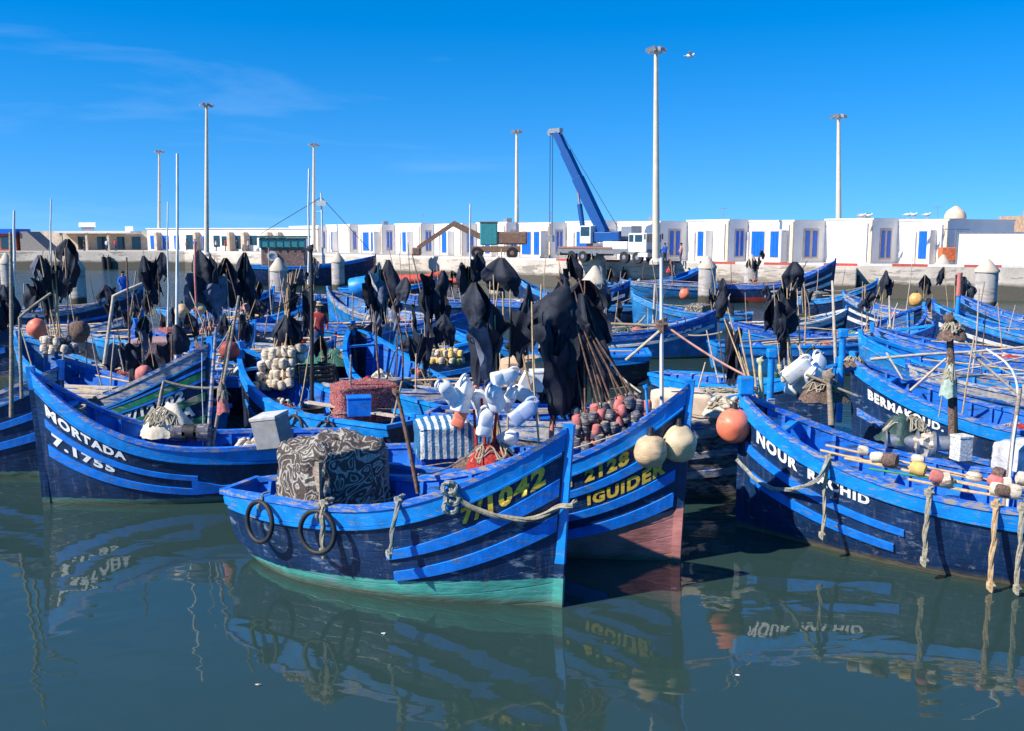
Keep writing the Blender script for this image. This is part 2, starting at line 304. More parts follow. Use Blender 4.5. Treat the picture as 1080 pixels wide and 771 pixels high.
def pattern_mat(name, dark, light, kind='swirl', scale=3.2):
    if name in MAT: return MAT[name]
    m = bpy.data.materials.new(name); m.use_nodes = True; nt = m.node_tree; L = nt.links; b = nt.nodes['Principled BSDF']; b.inputs['Roughness'].default_value = .92
    tc = N(nt, 'ShaderNodeTexCoord')
    if kind == 'swirl':
        nz = N(nt, 'ShaderNodeTexNoise'); nz.inputs['Scale'].default_value = scale; nz.inputs['Detail'].default_value = 1.0; nz.inputs['Distortion'].default_value = 1.6; L.new(tc.outputs['Object'], nz.inputs['Vector'])
        mu = N(nt, 'ShaderNodeMath', operation='MULTIPLY'); L.new(nz.outputs[0], mu.inputs[0]); mu.inputs[1].default_value = 8.0
        fr = N(nt, 'ShaderNodeMath', operation='PINGPONG'); fr.inputs[1].default_value = .5; L.new(mu.outputs[0], fr.inputs[0])
        r = N(nt, 'ShaderNodeValToRGB'); r.color_ramp.elements[0].position = .10; r.color_ramp.elements[1].position = .22
        r.color_ramp.elements[0].color = (*light, 1); r.color_ramp.elements[1].color = (*dark, 1); L.new(fr.outputs[0], r.inputs[0]); col = r.outputs[0]
    else:
        wv = N(nt, 'ShaderNodeTexWave'); wv.bands_direction = 'X'; wv.inputs['Scale'].default_value = scale; wv.inputs['Distortion'].default_value = .8; L.new(tc.outputs['Object'], wv.inputs['Vector'])
        r = N(nt, 'ShaderNodeValToRGB'); r.color_ramp.elements[0].position = .42; r.color_ramp.elements[1].position = .5
        r.color_ramp.elements[0].color = (*dark, 1); r.color_ramp.elements[1].color = (*light, 1); L.new(wv.outputs[0], r.inputs[0]); col = r.outputs[0]
    n2 = N(nt, 'ShaderNodeTexNoise'); n2.inputs['Scale'].default_value = 30; n2.inputs['Detail'].default_value = 6; L.new(tc.outputs['Object'], n2.inputs['Vector'])
    r2 = N(nt, 'ShaderNodeValToRGB'); r2.color_ramp.elements[0].color = (.45,.42,.4,1); r2.color_ramp.elements[0].position = .3; r2.color_ramp.elements[1].position = .65; L.new(n2.outputs[0], r2.inputs[0])
    mx = N(nt, 'ShaderNodeMixRGB', blend_type='MULTIPLY'); mx.inputs[0].default_value = 1; L.new(col, mx.inputs[1]); L.new(r2.outputs[0], mx.inputs[2]); L.new(mx.outputs[0], b.inputs['Base Color'])
    bp = N(nt, 'ShaderNodeBump'); bp.inputs['Strength'].default_value = .7; bp.inputs['Distance'].default_value = .02; L.new(n2.outputs[0], bp.inputs['Height']); L.new(bp.outputs[0], b.inputs['Normal'])
    MAT[name] = m; return m
BLUE2 = mat('light_blue_paint', (.015,.27,.66), rough=.5, var=.3, scale=4, wear=.3, wearcol=(.32,.29,.25), bump=.3, wscale=9)
BLUE3 = mat('deep_blue_paint', (.004,.09,.42), rough=.5, var=.3, scale=4, wear=.28, wearcol=(.26,.25,.25), bump=.3, wscale=9)
BLUEI2 = mat('inner_light_blue', (.01,.20,.55), rough=.6, var=.3, scale=3, wear=.4, wearcol=(.25,.25,.25), bump=.3)
SWIRL = pattern_mat('brown_blanket_cream_swirls', (.10,.072,.062), (.46,.45,.38), scale=2.1)
REDSW = pattern_mat('red_patterned_blanket', (.30,.030,.035), (.50,.30,.28), scale=5)
STRIPE = pattern_mat('blue_white_striped_cloth', (.02,.16,.36), (.72,.74,.72), 'stripe', 2.6)

# ------------------------------------------------------------------ water
def make_water():
    m = bpy.data.materials.new('harbour_water'); m.use_nodes = True; nt = m.node_tree; L = nt.links; b = nt.nodes['Principled BSDF']
    b.inputs['Base Color'].default_value = (.024, .049, .042, 1); b.inputs['Roughness'].default_value = .03; b.inputs['IOR'].default_value = 1.34
    b.inputs['Specular IOR Level'].default_value = .85
    g = N(nt, 'ShaderNodeNewGeometry'); sp = N(nt, 'ShaderNodeSeparateXYZ'); L.new(g.outputs['Position'], sp.inputs[0])
    def nz(sc, st, det, dist=0):
        mp = N(nt, 'ShaderNodeMapping'); mp.inputs['Scale'].default_value = st; L.new(g.outputs['Position'], mp.inputs[0])
        n = N(nt, 'ShaderNodeTexNoise'); n.inputs['Scale'].default_value = sc; n.inputs['Detail'].default_value = det; n.inputs['Distortion'].default_value = dist; L.new(mp.outputs[0], n.inputs['Vector']); return n
    a = nz(.9, (1, 1.5, 1), 1.5, .6); c = nz(3.2, (1, 1.9, 1), 2.0, .3); d = nz(2.6, (.55, 2.0, 1), 4, .2)
    b1 = N(nt, 'ShaderNodeBump'); b1.inputs['Strength'].default_value = 1; b1.inputs['Distance'].default_value = .014; L.new(a.outputs[0], b1.inputs['Height'])
    b2 = N(nt, 'ShaderNodeBump'); b2.inputs['Strength'].default_value = 1; b2.inputs['Distance'].default_value = .0006; L.new(c.outputs[0], b2.inputs['Height']); L.new(b1.outputs[0], b2.inputs['Normal'])
    far = N(nt, 'ShaderNodeMapRange'); far.inputs['From Min'].default_value = 19; far.inputs['From Max'].default_value = 34; L.new(sp.outputs[1], far.inputs[0])
    fm = N(nt, 'ShaderNodeMath', operation='MULTIPLY'); L.new(far.outputs[0], fm.inputs[0]); fm.inputs[1].default_value = .9
    b3 = N(nt, 'ShaderNodeBump'); b3.inputs['Distance'].default_value = .11; L.new(fm.outputs[0], b3.inputs['Strength']); L.new(d.outputs[0], b3.inputs['Height']); L.new(b2.outputs[0], b3.inputs['Normal'])
    L.new(b3.outputs[0], b.inputs['Normal'])
    mb = MB(); mb.add([(-3000,-60,0),(3000,-60,0),(3000,4000,0),(-3000,4000,0)], [(0,1,2,3)]); o = mb.build('water', m); o['kind'] = 'structure'
make_water()

# ------------------------------------------------------------------ quay
QZ = 2.5
QL = [(-260,143),(-110,141),(-47,137),(-9,101),(0,94.5),(12.6,84),(25,76.5),(37,72),(75,61),(140,50)]
qmat = mat('quay_concrete', (.55,.48,.40), rough=.92, var=.22, scale=.5, bump=.6, bscale=5, wear=.3, wearcol=(.30,.26,.22), wscale=.7, stain=(1.0,(.10,.09,.07),.22), bdist=.04)
qtop = mat('quay_paving', (.42,.37,.31), rough=.95, var=.2, scale=.3, bump=.3)
mb = MB(); n = len(QL)
for x, y in QL: mb.v += [Vector((x, y, -1)), Vector((x, y, QZ))]
for i in range(n-1): mb.f.append([2*i, 2*i+2, 2*i+3, 2*i+1]); mb.m.append(0)
o = mb.build('quay_wall', qmat); o['kind'] = 'structure'
mb = MB(); vs_ = [(x, y+.0, QZ-.002) for x, y in QL]+[(900, 50, QZ-.002), (900, 320, QZ-.002), (-900, 320, QZ-.002), (-900, 143, QZ-.002)]
mb.add(vs_, [list(range(len(vs_)))]); o = mb.build('quay_ground', qtop); o['kind'] = 'structure'
# kerb, red and white painted along the right half
mb = MB(); kw = mat('kerb_white', (.7,.66,.6), rough=.8, var=.1); kr = mat('kerb_red', (.5,.09,.07), rough=.8, var=.2)
def along(QLs, step):
    for (x0, y0), (x1, y1) in zip(QLs, QLs[1:]):
        L = math.hypot(x1-x0, y1-y0); k = int(L/step)
        for i in range(k): yield (x0+(x1-x0)*i/k, y0+(y1-y0)*i/k), (x0+(x1-x0)*(i+1)/k, y0+(y1-y0)*(i+1)/k)
for j, (a, b) in enumerate(along(QL[2:9], 2.4)):
    mb.cur = 1 if (j % 2 and a[0] > 4) else 0
    d = Vector((b[0]-a[0], b[1]-a[1], 0)).normalized(); nn = Vector((d.y, -d.x, 0))
    mb.beam(Vector((*a, QZ+.09))-nn*.2+d*.0, Vector((*b, QZ+.09))-nn*.2, .4, .2)
o = mb.build('kerb', [kw, kr]); o['kind'] = 'structure'
# buttress block standing out of the wall
def quay_pt(px):
    best = None
    for (x0, y0), (x1, y1) in zip(QL, QL[1:]):
        for k in range(80):
            x = x0+(x1-x0)*k/80; y = y0+(y1-y0)*k/80; q = proj(Vector((x, y, QZ)))[0]
            if best is None or abs(q-px) < best[0]: best = (abs(q-px), x, y, Vector((x1-x0, y1-y0, 0)).normalized())
    return Vector((best[1], best[2], 0)), best[3]
p, d = quay_pt(893); nn = Vector((d.y, -d.x, 0)); mb = MB(); M = Matrix((d, -nn, Vector((0,0,1)))).transposed()
mb.box(p+nn*1.6+Vector((0,0,.7)), (1.6, 3.2, 3.4), M); tag(mb.build('wall_buttress', qmat, bevel=.08), 'concrete block jutting out of the quay wall, casting a dark triangle', 'buttress')
fl = []
for px in (118, 108, 385, 645, 660, 905, 1015):
    p, d = quay_pt(px); nn = Vector((d.y, -d.x, 0)); mb = MB(); mb.tube([(0,0,-1.2),(0,0,.7)], .28, 10); mb.tube([(0,0,.7),(0,0,1.0)], .06, 6)
    o = mb.build('quay_fender', RUBBER); o.location = p+nn*.35+Vector((0,0,1.1)); tag(o, None, 'fender', 'black rubber fenders on the quay wall'); fl.append(o)
order_label(fl, '%s of the black upright rubber fenders on the pale quay wall')
# breakwater wall far behind
mb = MB(); mb.box((-20, 188, 3.9), (330, 3, 3.4)); mb.box((-150, 186, 3.2), (60, 5, 1.8)); o = mb.build('breakwater_wall', CREAMW)
tag(o, 'long beige stone breakwater wall running behind the whole quay', 'wall')

# ------------------------------------------------------------------ buildings: saw-tooth row of white storehouses
UN = [(1066,998,945),(944,919,869),(869,836,788),(788,768,724),(723,696,650),(650,637,597),(597,581,547),(547,535,503),(503,488,458),(458,445,417),(417,404,378),(378,370,345),(345,337,306)]
def isect(p, d, px, z=QZ):
    lo, hi = -60.0, 60.0; 
    f = lambda t: proj(Vector((p.x+d.x*t, p.y+d.y*t, z)))[0]-px
    a, b = 0.0, 0.0; best = (1e9, 0)
    for i in range(4000):
        t = -40+80*i/4000; q = p+d*t
        if q.y < 20: continue
        v = abs(f(t))
        if v < best[0]: best = (v, t)
    return p+d*best[1]
def march(A, keep=False):
    fd = Vector((math.cos(A), -math.sin(A), 0)); sd = Vector((math.sin(A), math.cos(A), 0)); res = []
    p = P(998, 79, QZ); p.z = 0
    for i, (s1, c, f0) in enumerate(UN):
        if i: 
            p = isect(p, sd*1, c) if False else p
        sidefar = isect(p, sd, s1) if i == 0 else None
        left = isect(p, fd, f0)
        res.append((p.copy(), left.copy()))
        if i+1 < len(UN):   # next unit to the left: its side passes through `left`, its corner at c
            p = isect(left, sd, UN[i+1][1])
    return res, fd, sd
lo, hi = R(30), R(75)
for _ in range(7):
    mid = (lo+hi)/2; res, fd, sd = march(mid)
    if res[-1][0].y < 140: lo = mid
    else: hi = mid
print('building angle', math.degrees(mid), [round(r[0].y) for r in res])
nf = Vector((-sd.x, -sd.y, 0)); ns = fd
RH = 3.62
def panel(parent, name, a, b, z0, z1, nrm, m, th=.12, off=.06):
    mb = MB(); mid_ = (a+b)/2; d = (b-a).normalized(); M = Matrix((d, nrm, Vector((0,0,1)))).transposed()
    mb.box(mid_+nrm*off+Vector((0,0,(z0+z1)/2)), ((b-a).length, th, z1-z0), M); return mb.build(name, m, parent)
blds = []
door = {0:[(.45,.68)],1:[],2:[(.10,.38),(.52,.78)],3:[(.28,.52)],4:[(.2,.42)],5:[(.3,.75)],6:[(.12,.4),(.5,.8)],7:[(.3,.6)],8:[(.3,.62)],9:[(.3,.6)],10:[(.22,.45),(.55,.8)],11:[(.2,.4)],12:[(.5,.8)]}
for i, (p, left) in enumerate(res):
    w_ = (p-left).length; rt = empty('storehouse', p+Vector((0,0,QZ)), 'x', 'storehouse', 'white storehouses in a saw-tooth row on the quay')
    rt['_px'] = proj(p)[0]; blds.append(rt)
    inv = -(p+Vector((0,0,QZ)))
    H = RH+(.12 if i % 2 else 0) 
    mb = MB(); dep = 9.0; M = Matrix((fd, -nf, Vector((0,0,1)))).transposed()
    c = (p+left)/2 - nf*dep/2
    mb.box(c+inv+Vector((0,0,QZ+H/2)), (w_, dep, H), M)
    wl = mb.build('wall', WHITEW, rt)
    # parapet, beige corner pilasters
    mb = MB(); mb.box(c+inv+Vector((0,0,QZ+H+.06)), (w_+.16, dep+.16, .12), M); mb.build('parapet', WHITEW, rt)
    L0 = left+inv+Vector((0,0,QZ)); P0 = p+inv+Vector((0,0,QZ))
    for q in (P0-fd*.18,): 
        panel(rt, 'corner_pilaster', q-fd*.12, q+fd*.17, 0, H-.004, nf, CREAMW, .1, .052)
    for (u0, u1) in door[i]:
        fr = panel(rt, 'door', L0+(P0-L0)*u0, L0+(P0-L0)*u1, .45 if i in (0,2,3) else .3, 2.75, nf, SHUT, .10, .03)
        mb = MB(); a = L0+(P0-L0)*u0; b = L0+(P0-L0)*u1; d = (b-a)
        for k in range(1, 4): mb.beam(a+d*(k/4)+nf*.09+Vector((0,0,.5)), a+d*(k/4)+nf*.09+Vector((0,0,2.7)), .05, .03, up=nf)
        mb.build('shutter_batten', SHUT, fr)
    for (u0, u1) in door[i]:
        panel(rt, 'door_surround', L0+(P0-L0)*(u0-.025), L0+(P0-L0)*(u1+.025), .2, 2.9, nf, CREAMW, .05, .012)
    rq = (L0*.6+P0*.4)-nf*2.5
    if i % 3 == 1: mb = MB(); mb.box(rq+Vector((0,0,H+.35)), (.9,.7,.5), M); mb.build('roof_vent', METAL, rt, bevel=.03)
    if i % 3 == 0: mb = MB(); mb.tube([rq+Vector((0,0,H)), rq+Vector((0,0,H+1.3))], .03, 5); mb.tube([rq+Vector((-.4,0,H+1.2)), rq+Vector((.4,0,H+1.2))], .02, 5); mb.build('aerial', METAL, rt)
    dp = P0+nf*.07-fd*.5; mb = MB(); mb.tube([dp+Vector((0,0,.1)), dp+Vector((0,0,H-.3))], .05, 6); mb.build('drainpipe', METAL, rt)
    # projecting fin wall beside the door
    if i not in (1,):
        u = (door[i][-1][1]+.08) if door[i] else .8
        q = L0+(P0-L0)*u; mb = MB(); mb.box(q+nf*.45+Vector((0,0,1.45)), (.3, .9, 2.9), M); mb.build('fin_wall', WHITEW, rt, bevel=.08)
        if door[i]:
            u = (door[i][0][0]-.07); q = L0+(P0-L0)*u; mb = MB(); mb.box(q+nf*.12+Vector((0,0,1.35)), (.22, .24, 2.7), M); mb.build('fin_wall', WHITEW, rt)
    # openings on the shaded return wall
    sw = 6.0
    far_ = isect(p, sd, UN[i][0]); sw = min((far_-p).length, 9)
    if i > 0:
        for (a, b) in ((.36,.5),(.6,.74)):
            panel(rt, 'window', P0+sd*sw*a, P0+sd*sw*b, .5, 2.8, ns, SHUT, .08, .03)
        panel(rt, 'window_surround', P0+sd*sw*.3, P0+sd*sw*.8, .35, 3.0, ns, CREAMW, .04, .015)
blds_s = sorted(blds, key=lambda o: o['_px'])
for k, o in enumerate(blds_s):
    del o['_px']
    o['label'] = 'flat-roofed white storehouse with blue shutters, %s in the saw-tooth quay row' % ORD[k]
blds[0]['label'] = 'rightmost flat-roofed white storehouse with one blue shutter and long shaded side'
blds[1]['label'] = 'white storehouse with blank sunlit front, second from right in quay row'
# dome and stone bastion behind the right end
pz = P(1007, 96, 6.0); mb = MB(); mb.lathe([(.9,-3),(.9,.5),(1.05,.55),(1.0,.9),(.8,1.3),(.4,1.6),(.1,1.8)], pz, 20); o = mb.build('stone_turret', CREAMW, smooth=True, origin=pz); tag(o, 'small domed beige stone turret rising behind the rightmost storehouse', 'turret')
a = P(1012, 100, 0); b = P(1110, 96, 0); mb = MB(); mb.box(((a.x+b.x)/2, 100, 4.35), (b.x-a.x, 5, 3.8)); o = mb.build('bastion_wall', CREAMW, origin=(a.x, 100, 2.5)); tag(o, 'low beige stone bastion wall right of the domed turret', 'wall')
a = P(1062, 92, 0); mb = MB(); mb.box((a.x+6, 92, 4.4), (12, 5, 4.6)); [mb.box((a.x+.8+k*2.2, 90, 6.95), (1.2, .8, .5)) for k in range(6)]; o = mb.build('brick_bastion', mat('brown_stone', (.42,.28,.18), rough=.9, var=.3, scale=3, bump=.6), origin=(a.x, 92, 2.5)); tag(o, 'brown stone bastion with battlements at the far right edge', 'bastion')
# white hoarding at right on the quay edge
hp = P(1008, 75.6, QZ); rt = empty('white_hoarding', hp, 'large blank white site hoarding on the quay at far right', 'hoarding')
mb = MB(); M = Matrix.Rotation(R(-20), 3, 'Z'); mb.box(M @ Vector((6, 0, 1.35)), (12, .15, 2.45), M); mb.build('panel', mat('white_panel', (.78,.78,.77), rough=.6, var=.04), rt)
mb = MB(); [mb.box(M @ Vector((.1+k*2.9, .25, 1.2)), (.12,.12,2.4), M) for k in range(5)]; mb.build('support_frame', METAL, rt)
mb = MB(); mb.box(M @ Vector((6, -.02, 2.63)), (12.1, .2, .1), M); mb.box(M @ Vector((-.0, -.02, 1.35)), (.1, .2, 2.5), M); mb.build('edge_trim', METAL, rt)
op = P(991, 77, QZ); rt = empty('orange_barrier', op, 'orange and blue crate barrier beside the white hoarding', 'barrier')
mb = MB(); mb.box((.9,0,.9), (1.9,.8,1.1)); mb.build('orange_box', mat('orange_paint', (.6,.16,.06), rough=.6), rt, bevel=.04); mb = MB(); mb.box((2.1,-.1,.85), (.5,.6,1.2)); mb.build('blue_end', SHUT, rt)
mb = MB(); [mb.tube([(x,-.3,.2),(x,-.3,2.9)], .04, 6) for x in (0,1.0,2.2)]; mb.tube([(0,-.3,2.9),(2.2,-.3,2.9)], .04, 6); mb.build('railing', METAL, rt)

# low white building on the left (px 158-335) and cafe
def low_building():
    a = P(157, 150, 0); b = P(336, 139, 0); a.z = b.z = QZ; rt = empty('market_hall', a, 'long low white harbour building with small blue doors behind left boats', 'building')
    d = (b-a); Ln = d.length; d.normalize(); nn = Vector((d.y, -d.x, 0)); M = Matrix((d, -nn, Vector((0,0,1)))).transposed()
    mb = MB(); mb.box(M @ Vector((Ln/2, 4, 1.65)), (Ln, 8, 3.3), M); mb.build('wall', WHITEW, rt)
    mb = MB(); mb.box(M @ Vector((Ln/2, 4, 3.36)), (Ln+.3, 8.3, .12), M); mb.build('parapet', WHITEW, rt)
    for x, w_, z0, z1, m in [(.6,1,.2,2.3,SHUT),(3,1.1,.2,2.3,SHUT),(5.2,.9,.2,2.3,SHUT),(7.5,2,.2,2.4,GLASS),(10.7,.9,.2,2.3,SHUT),(12.6,1.1,.6,2.3,GLASS),(14.1,1,.8,2.2,GLASS),(16.6,.9,.3,2.3,GLASS),(19.2,1.2,.9,2.3,GLASS),(21.0,1.2,.9,2.3,GLASS)]:
        mb = MB(); mb.box(M @ Vector((x+w_/2, -.02, (z0+z1)/2)), (w_, .1, z1-z0), M); mb.build('door' if z0 < .5 else 'window', m, rt)
    for x in (2.4, 9.8, 16, 18.6, 22.8, 24.6):
        mb = MB(); mb.box(M @ Vector((x, -.5, 1.4)), (.5, 1.0, 2.8), M); mb.build('fin_wall', CREAMW, rt)
low_building()
def cafe():
    a = P(66, 152, 0); b = P(152, 152, 0); a.z = QZ; W = b.x-a.x; rt = empty('harbour_cafe', a, 'low stone harbour cafe with flat white canopy on left quay', 'cafe')
    mb = MB(); mb.box((W/2, 4.5, 1.3), (W, 5, 2.6)); mb.build('wall', CREAMW, rt)
    mb = MB(); mb.box((W/2-.8, .8, 2.85), (W-1, 4.6, .28)); mb.build('canopy', WHITEW, rt)
    for x in (.6, 4.6, 8.0): mb = MB(); mb.box((x, -1.1, 1.35), (.35, .35, 2.7)); mb.build('column', CREAMW, rt)
    for x, w_ in ((2.6, 1.6), (5.8, 1.8), (8.7, 1.2), (11.2,1.4)): mb = MB(); mb.box((x, 1.98, 1.1), (w_, .1, 2.0)); mb.build('doorway', GLASS, rt)
    mb = MB(); mb.box((3.9, 1.0, 4.0), (2.7, .2, .75)); sg = mb.build('roof_sign', WPLAST, rt); mb = MB(); mb.box((3.9,1.1,3.3),(2.0,.1,.7)); mb.build('sign_frame', METAL, sg)
    mb = MB(); mb.box((W-1.9, -.3, 3.1), (1.3, .25, 1.3)); mb.build('side_sign', WPLAST, rt)
cafe()
a = P(-14, 146, QZ); rt = empty('brick_kiosk', a, 'small red brick kiosk with blue roof at far left quay', 'kiosk')
mb = MB(); mb.box((2.3,2,1.3),(4.6,4,2.6)); mb.build('wall', mat('red_brick', (.36,.10,.07), rough=.9, var=.3, scale=4), rt); mb = MB(); mb.box((2.3,1.9,2.95),(5,4.6,.7)); mb.build('roof', SHUT, rt); mb = MB(); mb.box((3.2,-.03,1.2),(1.8,.1,1.7)); mb.build('doorway', GLASS, rt)
a = P(22, 146, QZ); mb = MB(); mb.add([(0,0,0),(4.2,0,0),(4.2,4,0),(0,4,0),(0,0,2.9),(1.1,0,2.9),(1.1,4,2.9),(0,4,2.9)], [(3,2,1,0),(4,5,6,7),(0,1,5,4),(1,2,6,5),(2,3,7,6),(3,0,4,7)]); o = mb.build('ramp_shed', mat('dark_stone', (.25,.23,.21), rough=.9)); o.location = a; tag(o, 'dark sloping concrete shed beside the brick kiosk', 'shed')

# ------------------------------------------------------------------ high-mast lamps
def mast(px, ytop, Y, ybase_z, r, lab, m=POLEM):
    b = P(px, Y, ybase_z); top = Q(px, ytop, Y); x0 = (px-540); lean = top.z-b.z
    rt = empty('lamp_mast', b, lab, 'lamp mast', 'tall cream lamp masts along the quay'); H = top.z-b.z; dx = (top.x-b.x)
    mb = MB(); mb.tube([(0,0,0),(dx*.5,0,H*.5),(dx,0,H)], [r, r*.75, r*.5], 12); mb.build('pole', m, rt, smooth=True)
    mb = MB(); mb.lathe([(r*1.7,0),(r*1.7,.25),(r*1.1,.5)], (0,0,0), 12); mb.build('foot', CONC, rt)
    mb = MB(); mb.lathe([(r*.6,-.1),(r*1.6,.0),(r*1.6,.08),(r*.8,.15)], (dx,0,H), 14); mb.build('head_ring', METAL, rt)
    for k in range(6):
        a = k*math.pi/3; mb = MB(); c = Vector((dx+math.cos(a)*r*1.9, math.sin(a)*r*1.9, H+.05)); M = Matrix.Rotation(a, 3, 'Z') @ Matrix.Rotation(R(25), 3, 'Y'); mb.box(c, (r*1.5, r*1.3, r*.8), M, .8); mb.build('floodlight', METAL, rt)
mast(218,111,108,QZ,.30,'tall cream lamp mast left of centre above the low white building')
mast(168,160,150,QZ,.30,'short distant lamp mast just left of the tall left lamp mast')
mast(331,153,134,QZ,.30,'distant lamp mast above the left end of the storehouse row')
mast(545,139,122,QZ,.30,'slim lamp mast just left of the blue crane boom')
mast(692,53,79.5,QZ,.33,'tallest thick cream lamp mast right of the crane truck')
mast(884.5,123,104,QZ,.34,'lamp mast rising behind the right storehouses')
# gulls
def gull(p, sc, lab, fly=False):
    mb = MB(); mb.blob(p, .16*sc, 8, 6, sc=(1.9,.8,.8)); mb.blob(p+Vector((.26,0,.12))*sc, .075*sc, 6, 5); mb.blob(p+Vector((-.32,0,.0))*sc, .09*sc, 6, 4, sc=(1.8,.7,.3))
    if fly:
        for s in (-1, 1): mb.add([p+Vector((.12,0,.03))*sc, p+Vector((-.1,0,.03))*sc, p+Vector((-.18,s*.55,.22))*sc, p+Vector((.0,s*.6,.24))*sc, p+Vector((-.35,s*1.1,.1))*sc], [(0,1,2,3),(3,2,4)])
    else: mb.tube([p+Vector((0,.03,-.1))*sc, p+Vector((0,.03,-.28))*sc], .015*sc, 5); mb.tube([p+Vector((0,-.03,-.1))*sc, p+Vector((0,-.03,-.28))*sc], .015*sc, 5)
    o = mb.build('seagull', mat('gull_feathers', (.7,.7,.7), rough=.8), origin=p, smooth=True); return tag(o, lab, 'seagull', 'white gulls on roof and in the sky')
g = gull(Q(728,59,70), 1.0, 'white gull flying in the sky beside the tallest lamp mast', True)
gs = [gull(Vector((P(px, res[k][0].y-.5, 0).x, res[k][0].y-.6, QZ+RH+.45)), 1, 'x') for px, k in ((905,1),(912,1),(952,0),(958,0),(972,0))]
order_label(gs, '%s of the white gulls standing on the right storehouse roofs')

# ------------------------------------------------------------------ concrete mooring piles
piles = [(83,66,.56,'weathered grey pile with conical cap behind the leftmost black flags'),(295,64,.58,'pale concrete pile with pointed cap, directly left of the flags by the red-jacketed fisherman'),
 (357,84,.56,'slim pointed concrete pile right of the green-glazed trawler'),(525,71,.55,'pointed concrete pile behind the big centre black flags'),(626.5,47.5,.60,'large near pointed concrete pile right of centre below the crane truck'),
 (632,86,.55,'thin distant concrete pile directly behind the large centre pile'),(745,69,.62,'pointed concrete pile on the open water right of the white mast'),(791,75,.53,'slim concrete pile left of the right black flag bundle'),
 (992,74,.57,'pointed concrete pile below the orange barrier'),(1038,62,.70,'thick rightmost concrete pile standing in open water'),(9,80,.5,'distant concrete pile at far left edge')]
for px, Y, r, lab in piles:
    b = P(px, Y, 0); rt = empty('mooring_pile', b, lab, 'mooring pile', 'concrete mooring piles standing in the harbour')
    mb = MB(); mb.lathe([(r,-1),(r,2.55)], (0,0,0), 24); mb.build('shaft', PILEM, rt, smooth=True)
    mb = MB(); mb.lathe([(r*1.1,2.55),(r*1.1,2.68),(.10,3.42),(.03,3.45)], (0,0,0), 24); mb.build('cap', CAPM, rt, smooth=True)

